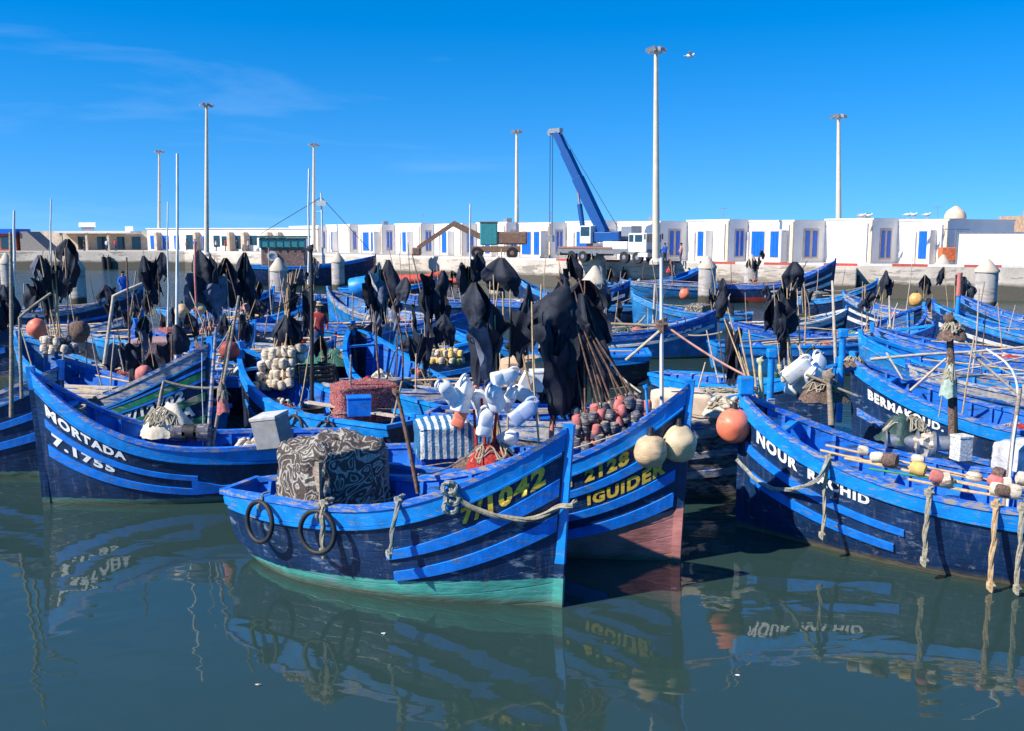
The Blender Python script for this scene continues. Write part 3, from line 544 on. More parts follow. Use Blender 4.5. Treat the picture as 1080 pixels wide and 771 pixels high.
# ------------------------------------------------------------------ crane truck
def wheel(rt, c, r, wd, axis, rimm=METAL):
    M = axis.to_track_quat('Z', 'Y').to_matrix(); mb = MB(); mb.lathe([(r*.55,-wd/2),(r*.93,-wd/2),(r,-wd*.35),(r,wd*.35),(r*.93,wd/2),(r*.55,wd/2)], c, 20, M); t = mb.build('wheel', RUBBER, rt, smooth=True)
    mb = MB(); mb.lathe([(.02,-wd/2-.02),(r*.35,-wd/2-.01),(r*.56,-wd*.3),(r*.56,wd*.3),(r*.35,wd/2+.01),(.02,wd/2+.02)], c, 14, M); mb.build('rim', rimm, t)
def crane():
    CRB = mat('crane_blue', (.005,.065,.25), rough=.4, var=.15, bump=0, coat=.3); CRG = mat('chassis_grey', (.16,.17,.19), rough=.6, var=.3)
    a = P(596, 88, QZ); b = P(690, 81.5, QZ); d = b-a; Ln = d.length; d.normalize(); rz = math.atan2(d.y, d.x)
    rt = empty('crane_truck', a, 'white and blue mobile crane truck with raised blue boom on the quay', 'crane truck', rz=rz)
    B = lambda name, c, s, m, par=rt, bev=.04, tp=1: (lambda mb: (mb.box(c, s, None, tp), mb.build(name, m, par, bevel=bev))[1])(MB())
    B('chassis', (Ln*.5, 0, 1.0), (Ln, 2.3, .45), CRG)
    B('deck', (Ln*.32, 0, 1.3), (Ln*.62, 2.4, .18), mat('crane_rust_deck', (.26,.12,.09), rough=.8))
    B('engine_cover', (Ln*.66, 0, 1.55), (2.6, 2.3, .65), STEELW)
    cabf = B('cab', (Ln-1.0, 0, 1.75), (1.9, 2.35, 1.7), STEELW, bev=.12)
    for s in (-1, 1): B('side_window', (Ln-.85, s*1.16, 2.15), (.75, .06, .6), GLASS, cabf, .01); B('side_window', (Ln-1.6, s*1.16, 2.15), (.45, .06, .6), GLASS, cabf, .01)
    B('windscreen', (Ln-.03, 0, 2.15), (.06, 2.0, .65), GLASS, cabf, .01)
    B('bumper', (Ln-.4, 0, .75), (1.0, 2.4, .35), STEELW)
    B('exhaust_box', (Ln-2.4, 0, 2.75), (1.1, 1.6, .9), METAL)
    for x in (Ln*.17, Ln*.30, Ln*.76, Ln*.90):
        for s in (-1, 1): wheel(rt, (x, s*1.0, .52), .52, .36, Vector((0,1,0)))
    for x in (.3, Ln*.45):
        B('outrigger', (x, 0, .75), (.35, 2.7, .3), CRG)
    # superstructure
    B('turntable', (Ln*.42, 0, 1.55), (1.9, 1.9, .3), CRG); up = B('upper_body', (Ln*.50, .1, 2.25), (2.9, 1.9, .9), CRB, bev=.08)
    oc = B('operator_cab', (Ln*.33, -.75, 2.45), (1.25, .95, 1.6), STEELW, bev=.1)
    B('cab_window', (Ln*.33, -1.24, 2.75), (.95, .05, .8), GLASS, oc, .01); B('cab_window', (Ln*.33-.64, -.75, 2.75), (.05, .75, .8), GLASS, oc, .01)
    B('counterweight', (Ln*.64, .1, 2.35), (.9, 2.1, .85), CRB, bev=.1)
    inv = rt.matrix_basis.inverted() if False else Matrix.Rotation(-rz, 4, 'Z') @ Matrix.Translation(-a)
    tip = inv @ Q(587, 140, 88); base = inv @ Q(634, 240, 85.2)
    dd = (tip-base).normalized(); L_ = (tip-base).length
    m1 = base+dd*L_*.52; m2 = base+dd*L_*.8
    mb = MB(); mb.beam(base-dd*.6, m1, .8, .9); bm = mb.build('boom', CRB, rt, bevel=.04)
    mb = MB(); mb.beam(m1-dd*.3, m2, .68, .76); mb.build('boom_section', CRB, bm); mb = MB(); mb.beam(m2-dd*.3, tip, .56, .62); mb.build('boom_section', CRB, bm)
    mb = MB(); mb.box(tip+dd*.2, (1.3,.5,.4)); [mb.lathe([(.28,-.1),(.28,.1)], tip+Vector((x,0,.05)), 10, Matrix.Rotation(R(90),3,'X')) for x in (-.75,.3)]; mb.build('boom_head', METAL, bm)
    cyl0 = inv @ Q(617, 257, 85.8); cyl1 = base+dd*L_*.58
    mb = MB(); mb.tube([cyl0, cyl0.lerp(cyl1,.55)], .24, 10); mb.build('lift_cylinder', CRB, rt); mb = MB(); mb.tube([cyl0.lerp(cyl1,.5), cyl1], .12, 8); mb.build('cylinder_rod', METAL, rt)
    for x in (-.75, -.45):
        mb = MB(); h = tip+Vector((x,0,0)); mb.tube([h, Vector((h.x,h.y,2.2))], .03, 5); mb.build('hoist_cable', RUBBER, rt)
    mb = MB(); mb.box((tip.x-.6, tip.y, 2.1),(.6,.35,.6)); mb.build('hook_block', METAL, rt)
    mb = MB(); mb.tube([tip+Vector((.3,0,.3)), (Ln*.62,.1,2.8)], .025, 5); mb.build('winch_cable', RUBBER, rt)
    for s in (-1,1): B('mirror', (Ln-.1, s*1.35, 2.3), (.12,.1,.5), RUBBER)
crane()
def excavator():
    EXB = mat('excavator_brown', (.20,.12,.08), rough=.7, var=.4)
    a = P(528, 99, QZ); rt = empty('excavator', a, 'brown wheeled excavator with folded arm standing on the quay', 'excavator')
    B = lambda name, c, s, m, par=rt, bev=.04: (lambda mb: (mb.box(c, s), mb.build(name, m, par, bevel=bev))[1])(MB())
    B('undercarriage', (-.5,0,.8), (4.4,2.0,.5), EXB); B('upper_body', (.6,.2,1.75), (3.4,2.1,1.1), EXB, bev=.15); cb = B('cab', (-1.0,-.4,2.1), (1.5,1.1,1.9), TEALG, bev=.1)
    B('cab_roof', (-1.0,-.4,3.1), (1.6,1.2,.12), EXB, cb)
    for x in (-2,1): 
        for s in (-1,1): wheel(rt, (x, s*.95,.5), .5,.4,Vector((0,1,0)),EXB)
    mb = MB(); mb.beam((-1.6,.5,1.8),(-4.1,.5,3.0),.35,.5); mb.build('boom', EXB, rt); mb = MB(); mb.beam((-3.9,.5,3.1),(-7.2,.5,.9),.28,.36); st = mb.build('stick', EXB, rt)
    mb = MB(); mb.box((-7.3,.5,.6),(.7,1.0,.7)); mb.build('bucket', EXB, st, bevel=.1); mb = MB(); mb.tube([(-2.2,.5,1.9),(-3.6,.5,2.6)],.1,8); mb.build('cylinder', METAL, rt)
    B('exhaust_stack', (1.4,.4,2.7), (.2,.2,.8), METAL); rt.scale = (1.2,1.2,1.2)
excavator()

# ------------------------------------------------------------------ boats
class Boat: pass
def make_boat(label, short, bow, head, L, beam=1.75, Hb=2.3, Hm=1.2, Hs=1.1, tr=.42, pw=2.3, hull='navy', strakes=(), bow_strakes=None, letters=(), lod=1, thw=3, deckz=None, post=.16, gw=None, trim=None, inner=None, fol=None, rake=.16, hm=None, stemz=.88):
    """bow = world point of the stem head; head = heading in degrees (where the bow points)"""
    b = Boat(); b.L, b.B, b.Hb, b.Hm, b.Hs, b.tr, b.pw, b.rake = L, beam, Hb, Hm, Hs, tr, pw, rake
    b.label, b.short = label, short; h = R(head); b.h = h
    fwd = Vector((math.cos(h), math.sin(h), 0)); ctr = Vector((bow.x, bow.y, 0)) - fwd*(L/2+rake)
    b.ctr = ctr; b.fwd = fwd; b.M = Matrix.Translation(ctr) @ Matrix.Rotation(h, 4, 'Z')
    rt = empty('fishing_boat', ctr, label, 'fishing boat', 'blue wooden fishing boats moored in the harbour', rz=h); b.root = rt
    b.dz = deckz if deckz is not None else Hm-.52
    def hb(s):
        if s < .45: return beam/2*(tr+(1-tr)*math.sin(math.pi/2*s/.45)**.85)
        return max(.035, beam/2*(1-((s-.45)/.55)**2.9)**.8)
    def zs(s):
        z = Hm
        if s < .4: z += (Hs-Hm)*(1-s/.4)**2
        if s > .35: z += (Hb-Hm)*((s-.35)/.65)**pw
        return z
    def zk(s): return -.45 + (.62*(1-s/.28)**1.6 if s < .28 else 0)
    def pexp(s): return .24 + .46*max(0, (s-.5)/.5)**1.8 + (.25*(1-s/.25) if s < .25 else 0)
    def surf(s, v, side=1, off=0.0, raw=False):
        z = zk(s)+(zs(s)-zk(s))*v; y = hb(s)*max(0.0, v)**pexp(s) if v > 0 else 0
        y = max(y, .03 if s > .98 else 0)
        x = -L/2+L*s + rake*max(0, (z/Hb))**1.3*s**5 if z > 0 else -L/2+L*s
        if s < .02 and z > 0: x -= .0
        p = Vector((x, y*side, z))
        if off and not raw:
            e = .01; a = surf(min(s+e, 1), v, side, 0, True)-surf(max(s-e, 0), v, side, 0, True); c = surf(s, min(v+e, 1.0), side, 0, True)-surf(s, max(v-e, .01), side, 0, True)
            n = a.cross(c)
            if n.length < 1e-9: n = Vector((0, side, 0))
            n.normalize()
            if n.y*side < 0: n = -n
            p = p+n*off
        return p
    b.surf, b.hb, b.zs, b.zk = surf, hb, zs, zk
    b.W = lambda s, v, side=1, off=0.0: b.M @ surf(s, v, side, off)
    b.ws = lambda p: b.M @ Vector(p)
    nS = 30 if lod == 1 else 16; nV = 12 if lod == 1 else 7
    S = [1-(1-i/nS)**1.25 for i in range(nS+1)]; V = [(j/nV)**1.3 for j in range(nV+1)]
    mb = MB()
    for side in (1, -1):
        base = len(mb.v)
        for i, s in enumerate(S):
            for j, v in enumerate(V):
                mb.uv[len(mb.v)] = (s*L, v); mb.v.append(surf(s, v, side))
        for i in range(nS):
            for j in range(nV):
                a = base+i*(nV+1)+j; f = [a, a+nV+1, a+nV+2, a+1]; mb.f.append(f if side < 0 else f[::-1]); mb.m.append(0)
    # transom
    base = len(mb.v)
    for side in (1, -1):
        for j, v in enumerate(V): mb.uv[len(mb.v)] = (0, v); mb.v.append(surf(0, v, side))
    for j in range(nV):
        a = base+j; c = base+nV+1+j; mb.f.append([a, a+1, c+1, c]); mb.m.append(0)
    hm = hm or hull_mat('hull_navy', NAVY, (.03,.25,.20), .22)
    ho = mb.build('hull', hm, rt, smooth=True); b.hull = ho
    trim = trim or BLUE; inner = inner or BLUEI
    # inner planking with frames
    T = .05; mb = MB(); zi = b.dz
    def inn(s, z, side):
        v = (z-zk(s))/(zs(s)-zk(s)); v = min(max(v, .05), 1); p = surf(s, v, side); p.y = side*max(abs(p.y)-T, .0); return p
    SI = [.012+(.955-.012)*k for k in S]
    for side in (1, -1):
        base = len(mb.v); m_ = 4
        for s in SI:
            for j in range(m_+1): mb.v.append(inn(s, (zi-.02)+(zs(s)-.005-zi+.02)*j/m_, side))
        for i in range(nS):
            for j in range(m_):
                a = base+i*(m_+1)+j; f = [a, a+m_+1, a+m_+2, a+1]; mb.f.append(f[::-1] if side < 0 else f); mb.m.append(0)
        k = int(L/.42) if lod == 1 else int(L/.8)
        for i in range(k):
            s = .05+.87*i/(k-1); a = inn(s, zi, side); c = inn(s, zs(s)-.05, side); m2 = inn(s, (zi+zs(s))/2, side)
            for u, w_ in ((a, m2), (m2, c)):
                ins = Vector((0, -side*.03, 0)); mb.beam(u+ins, w_+ins, .055, .06, up=Vector((0,1,0)))
    a0 = inn(.012, zi, 1); b0 = inn(.012, zi, -1); c0 = inn(.012, zs(0)-.01, 1); d0 = inn(.012, zs(0)-.01, -1); mb.add([a0,b0,d0,c0], [(0,1,2,3)])
    mb.build('inner_planking', inner, rt)
    # deck
    mb = MB(); base = 0
    for s in SI:
        q = inn(s, zi, 1); zz = zi; mb.v.append(Vector((q.x, q.y, zz))); mb.v.append(Vector((q.x, -q.y, zz)))
    for i in range(nS): mb.f.append([2*i, 2*i+1, 2*i+3, 2*i+2]); mb.m.append(0)
    mb.build('deck', WOOD if random.random() < .3 else BLUEW, rt)
    # gunwale rail
    for side in (1, -1):
        mb = MB(); prev = None; cr = [.045, -.10]
        for i, s in enumerate(S):
            p = surf(s, 1, side); yo = abs(p.y)+.045; yi = max(abs(p.y)-.09, 0); z = p.z
            mb.v += [Vector((p.x, side*yo, z-.045)), Vector((p.x, side*yo, z+.03)), Vector((p.x, side*yi, z+.03)), Vector((p.x, side*yi, z-.045))]
        for i in range(nS):
            a = 4*i
            for k in range(4):
                f = [a+k, a+4+k, a+4+(k+1) % 4, a+(k+1) % 4]; mb.f.append(f if side < 0 else f[::-1]); mb.m.append(0)
        mb.f.append([0,1,2,3]); mb.m.append(0); e = 4*nS; mb.f.append([e+3,e+2,e+1,e]); mb.m.append(0)
        mb.build('gunwale', gw or BLUEW, rt)
    mb = MB(); p = surf(0, 1, 1); mb.box((p.x, 0, p.z), (.1, 2*abs(p.y)+.1, .085)); mb.build('transom_cap', gw or BLUEW, rt)
    def strip(name, s0, s1, va0, vb0, va1, vb1, side, off=.022, m=None, n=None, par=None):
        mb = MB(); n = n or (26 if lod == 1 else 12)
        for i in range(n+1):
            t = i/n; s = s0+(s1-s0)*t; va = va0+(va1-va0)*t; vb = vb0+(vb1-vb0)*t
            mb.v += [surf(s, va, side, -.01), surf(s, va, side, off), surf(s, vb, side, off), surf(s, vb, side, -.01)]
        for i in range(n):
            a = 4*i
            for k in range(3):
                f = [a+k, a+4+k, a+5+k, a+k+1]; mb.f.append(f if side < 0 else f[::-1]); mb.m.append(0)
        mb.f.append([0,1,2,3]); e = 4*n; mb.f.append([e+3,e+2,e+1,e]); mb.m += [0, 0]
        return mb.build(name, m or trim, par or ho)
    b.strip = strip
    for side in (1, -1):
        v = lambda s, d: 1-d/(zs(s)-zk(s))
        strip('sheer_strake', .0, .995, v(0,.20), v(0,.03), v(1,.26), v(1,.03), side, .03, m=gw if gw else trim)
        strip('rubbing_batten', .02, .99, v(0,.235), v(0,.205), v(1,.30), v(1,.265), side, .045, m=trim)
        for st in (strakes or ()):
            strip('painted_strake', *st[:6], side, st[6] if len(st) > 6 else .02, m=st[7] if len(st) > 7 else trim)
    # stem post
    mb = MB(); n = 14
    for i in range(n+1):
        z = -.45+(Hb+.45+post)*i/n; x = L/2+rake*max(0, z/Hb)**1.3; 
        hw = .05 if z < Hb else .075
        mb.v += [Vector((x-.06, hw, z)), Vector((x-.06, -hw, z)), Vector((x+.075, -hw*.7, z)), Vector((x+.075, hw*.7, z))]
    for i in range(n):
        a = 4*i
        for k in range(4): mb.f.append([a+k, a+(k+1)%4, a+4+(k+1)%4, a+4+k]); mb.m.append(0 if -.45+(Hb+.45+post)*(i+.5)/n > stemz*Hb else 1)
    mb.f += [[3,2,1,0], [4*n,4*n+1,4*n+2,4*n+3]]; mb.m += [0,0]
    mb.build('stem_post', [trim, hm], rt)
    # thwarts
    for k in range(thw):
        s = .2+.55*(k+.5)/thw; q = inn(s, Hm-.2, 1); mb = MB(); mb.box((q.x, 0, Hm-.2), (.2, 2*q.y, .05)); mb.build('thwart', BLUEW if k % 2 else trim, rt)
    if lod == 1:   # breast hook and small foredeck beam
        s = .9; q = inn(s, zs(s)-.1, 1); mb = MB(); mb.box((q.x, 0, zs(s)-.1), (.14, 2*q.y, .06)); mb.build('bow_beam', trim, rt)
    for t in letters: letter(b, *t)
    BOATS.append(b); return b
BOATS = []
def letter(b, text, s0, s1, v0, v1, h0, side, m, name='lettering', bold=.05):
    """text runs from s0 (reading start) to s1; baseline at v0..v1; h0 letter height in v"""
    cu = bpy.data.curves.new('t', 'FONT'); cu.body = text; cu.size = 1; cu.offset = bold; cu.resolution_u = 3; cu.space_character = 1.18
    to = bpy.data.objects.new('t', cu); C.objects.link(to); bpy.context.view_layer.update()
    me = bpy.data.meshes.new_from_object(to.evaluated_get(bpy.context.evaluated_depsgraph_get())); bpy.data.objects.remove(to)
    bm = bmesh.new(); bm.from_mesh(me); bmesh.ops.triangulate(bm, faces=bm.faces)
    bmesh.ops.subdivide_edges(bm, edges=[e for e in bm.edges if e.calc_length() > .35], cuts=2); bm.to_mesh(me); bm.free()
    xs = [v.co.x for v in me.vertices]; x0, x1 = min(xs), max(xs); hgt = .73
    for v in me.vertices:
        t = (v.co.x-x0)/(x1-x0); s = s0+(s1-s0)*t; vv = v0+(v1-v0)*t + (v.co.y/hgt)*h0
        v.co = b.surf(s, vv, side, .012)
    me.materials.clear(); me.materials.append(m)
    o = bpy.data.objects.new(name, me); C.objects.link(o); o.parent = b.hull

GREENB = hull_mat('hull_navy_green', NAVY, (.07,.36,.29), .25, .06, wear=.32, wearcol=(.20,.26,.34))
PINKB = hull_mat('hull_navy_pink', NAVY, (.42,.17,.15), .0, .28, wear=.2, wearcol=(.3,.18,.16))
NAVYB = hull_mat('hull_navy_grey', NAVY, (.20,.15,.11), .06, 0, wear=.25, wearcol=(.2,.25,.36))
TEALB = hull_mat('hull_navy_teal', NAVY, (.04,.20,.17), .12, 0, wear=.12, wearcol=(.12,.16,.26))
MIDB = hull_mat('hull_mid_blue', (.01,.16,.42), (.05,.25,.35), .12, 0, wear=.35, wearcol=(.25,.32,.38))
BLACKB = hull_mat('hull_black', (.012,.018,.045), (.07,.06,.06), .1, 0, wear=.3, wearcol=(.2,.2,.24))
WHITEB = hull_mat('hull_navy_white', NAVY, (.55,.56,.55), .35, 0, wear=.2, wearcol=(.3,.3,.3))
REDB = hull_mat('hull_navy_red', NAVY, (.30,.035,.03), .45, 0.03, wear=.2, wearcol=(.25,.1,.1))
DWOODB = hull_mat('hull_weathered_black', (.05,.05,.065), (.05,.04,.035), .1, 0, wear=.75, wearcol=(.30,.28,.27), wscale=4)
GRN = mat('green_strake_paint', (.012,.17,.09), rough=.5, var=.25, wear=.25)
WHT = mat('white_strake_paint', (.66,.67,.68), rough=.5, var=.1, wear=.3, wearcol=(.3,.33,.4))
GREYW = mat('grey_worn_timber', (.36,.34,.33), rough=.8, var=.35, scale=8, wear=.4, wearcol=(.02,.12,.4), bump=.6)
VIV = mat('vivid_blue_strake', (.004,.18,.70), rough=.45, var=.25, wear=.22, wearcol=(.12,.17,.26), wscale=9)
STK2 = ((.62,.99,.42,.50,.56,.64,.025,VIV),(.60,.99,.62,.69,.735,.81,.025,VIV))

# facing side: +1 is port (left of heading), -1 starboard
B1 = make_boat('near blue boat with yellow number on bow, green waterline and two hanging tyres', 'the near boat with yellow number 1042', Q(600,454,12.25), -23.5, 5.3, beam=1.82, Hb=2.46, Hm=1.26, Hs=1.12, pw=2.3, hm=GREENB, deckz=.55,
    strakes=((.60,.99,.40,.475,.53,.61,.03,VIV),(.585,.99,.575,.645,.70,.785,.03,VIV),), stemz=.28, rake=.14,
    letters=[('7/1042',.785,.965,.755,.797,.098,-1,TXY)], thw=2, post=.06)
B2 = make_boat('blue boat with yellow lettered bow, faded pink bottom and two beige buoys', 'the boat with the yellow lettered name', Q(727,406,14.05), -21, 6.0, beam=1.85, Hb=2.76, Hm=1.32, Hs=1.2, pw=3.0, hm=PINKB,
    strakes=((.60,.985,.36,.43,.43,.50,.03,VIV),(.60,.985,.51,.56,.56,.62,.03,VIV),(.6,.985,.69,.74,.735,.79,.03,VIV)), stemz=.62, letters=[('7/1',.70,.755,.79,.795,.08,-1,TXY),('2128',.785,.885,.795,.80,.08,-1,TXY),('IGUIDER',.79,.965,.622,.632,.075,-1,TXY)], thw=3, post=.08, rake=.14)
B3 = make_boat('long blue boat with white name, bamboo rods along its rail and orange buoy', 'the right foreground boat with white name', Q(785,416,15.85), 151, 7.2, beam=2.4, Hb=2.30, Hm=1.18, Hs=1.2, pw=2.6, hm=NAVYB,
    strakes=((.64,.97,.40,.47,.50,.57,.03,VIV),(.62,.985,.57,.63,.68,.74,.03,VIV)), letters=[('NOUR  RACHID',.955,.69,.80,.765,.085,1,TXW)], thw=4, rake=.0)
B4 = make_boat('dark blue boat with white lettering MORTADA and number 1755 on its bow', 'the left dark boat with white lettering', Q(33,394,17.25), 192.5, 5.6, beam=1.7, Hb=2.50, Hm=1.06, Hs=1.08, pw=2.9, hm=TEALB,
    strakes=((.52,.97,.42,.50,.50,.58,.03,VIV),(.50,.97,.60,.66,.70,.755,.03,VIV),(.42,.52,.44,.52,.42,.62,.032,VIV),(.2,.45,.53,.58,.46,.52,.03,VIV)), letters=[('MORTADA',.965,.72,.79,.76,.075,1,TXW),('7.1755',.955,.76,.61,.59,.075,1,TXW)], thw=3, post=.1, rake=.12)
B5 = make_boat('dark boat at left edge with white number, bow hidden behind lettered boat', 'the dark boat cut by the left edge', Q(64,396,19.2), -16, 6.0, beam=1.8, Hb=2.3, Hm=1.25, Hs=1.2, hm=TEALB,
    strakes=((.4,.99,.42,.48,.50,.57,.03,VIV),(.4,.99,.62,.67,.68,.74,.03,VIV)), letters=[('7/1 ',.62,.80,.80,.80,.08,-1,TXW)], gw=GREYW)
B6 = make_boat('boat with green and blue striped bow, white number and grey worn gunwale', 'the green-striped boat', Q(222,364,20.4), -20, 5.8, beam=1.8, Hb=2.65, Hm=1.2, Hs=1.15, pw=1.9, hm=TEALB,
    strakes=((.45,.99,.40,.46,.44,.50,.03,GRN),(.45,.99,.58,.64,.61,.665,.03,GRN),(.4,.99,.735,.755,.755,.775,.035,VIV),(.4,.99,.76,.81,.78,.83,.03,GRN),(.3,.99,.82,.84,.84,.86,.035,VIV)),
    letters=[('7/12702',.72,.93,.655,.675,.075,-1,TXW),('ABIKA',.78,.96,.51,.53,.085,-1,TXW)], gw=GREYW, thw=3)
B7 = make_boat('blue boat with worn open stern, cream float heap in bow and blanket-covered crate', 'the boat with the cream float heap', Q(254,366,23.0), 138, 5.9, beam=1.8, Hb=2.25, Hm=1.2, Hs=1.2, tr=.62, hm=BLACKB, gw=BLUE, trim=BLUE,
    strakes=((.05,.9,.6,.66,.6,.66,.02,BLUE),), letters=[('ZAHRA',.02,.13,.66,.66,.09,1,TXW)])
B8 = make_boat('boat showing its wide empty bright blue bow interior, tyre on stem', 'the boat with the empty blue bow', Q(372,345,27.5), 124, 6.4, beam=2.3, Hb=2.35, Hm=1.1, Hs=1.0, tr=.6, hm=BLACKB, gw=BLUE)
B9 = make_boat('low weathered black boat with peeling grey strakes between two painted bows', 'the weathered black boat', Q(812,428,17.7), -12, 5.2, beam=1.7, Hb=1.75, Hm=1.42, Hs=1.3, hm=DWOODB, gw=GREYW, trim=GREYW, strakes=((.3,.95,.42,.49,.45,.52,.03,GREYW),(.3,.95,.62,.68,.65,.71,.03,GREYW)))
B10 = make_boat('blue boat with curved bow and white name behind the right foreground boat', 'the boat with white name on curved bow', Q(900,378,20.6), 146, 6.8, beam=2.1, Hb=2.3, Hm=1.2, Hs=1.2, hm=NAVYB, pw=2.2,
    strakes=((.5,.99,.52,.58,.56,.62,.03,BLUEW),), letters=[('BERMAKOUD. M',.95,.68,.76,.77,.08,1,TXW)])
B11 = make_boat('blue boat nose-on with grey worn stem and white letter G on its bow', 'the nose-on boat with white letter', Q(884,390,21.6), -52, 5.4, beam=1.8, Hb=2.05, Hm=1.25, Hs=1.2, hm=NAVYB, letters=[('G',.90,.95,.72,.72,.12,-1,TXW)], gw=BLUE)
B13 = make_boat('cluttered blue boat behind the yellow lettered bow carrying beige bale', 'the boat behind the yellow lettered bow', Q(742,412,18.9), -14, 5.6, beam=1.8, Hb=1.7, Hm=1.25, Hs=1.2, hm=MIDB)
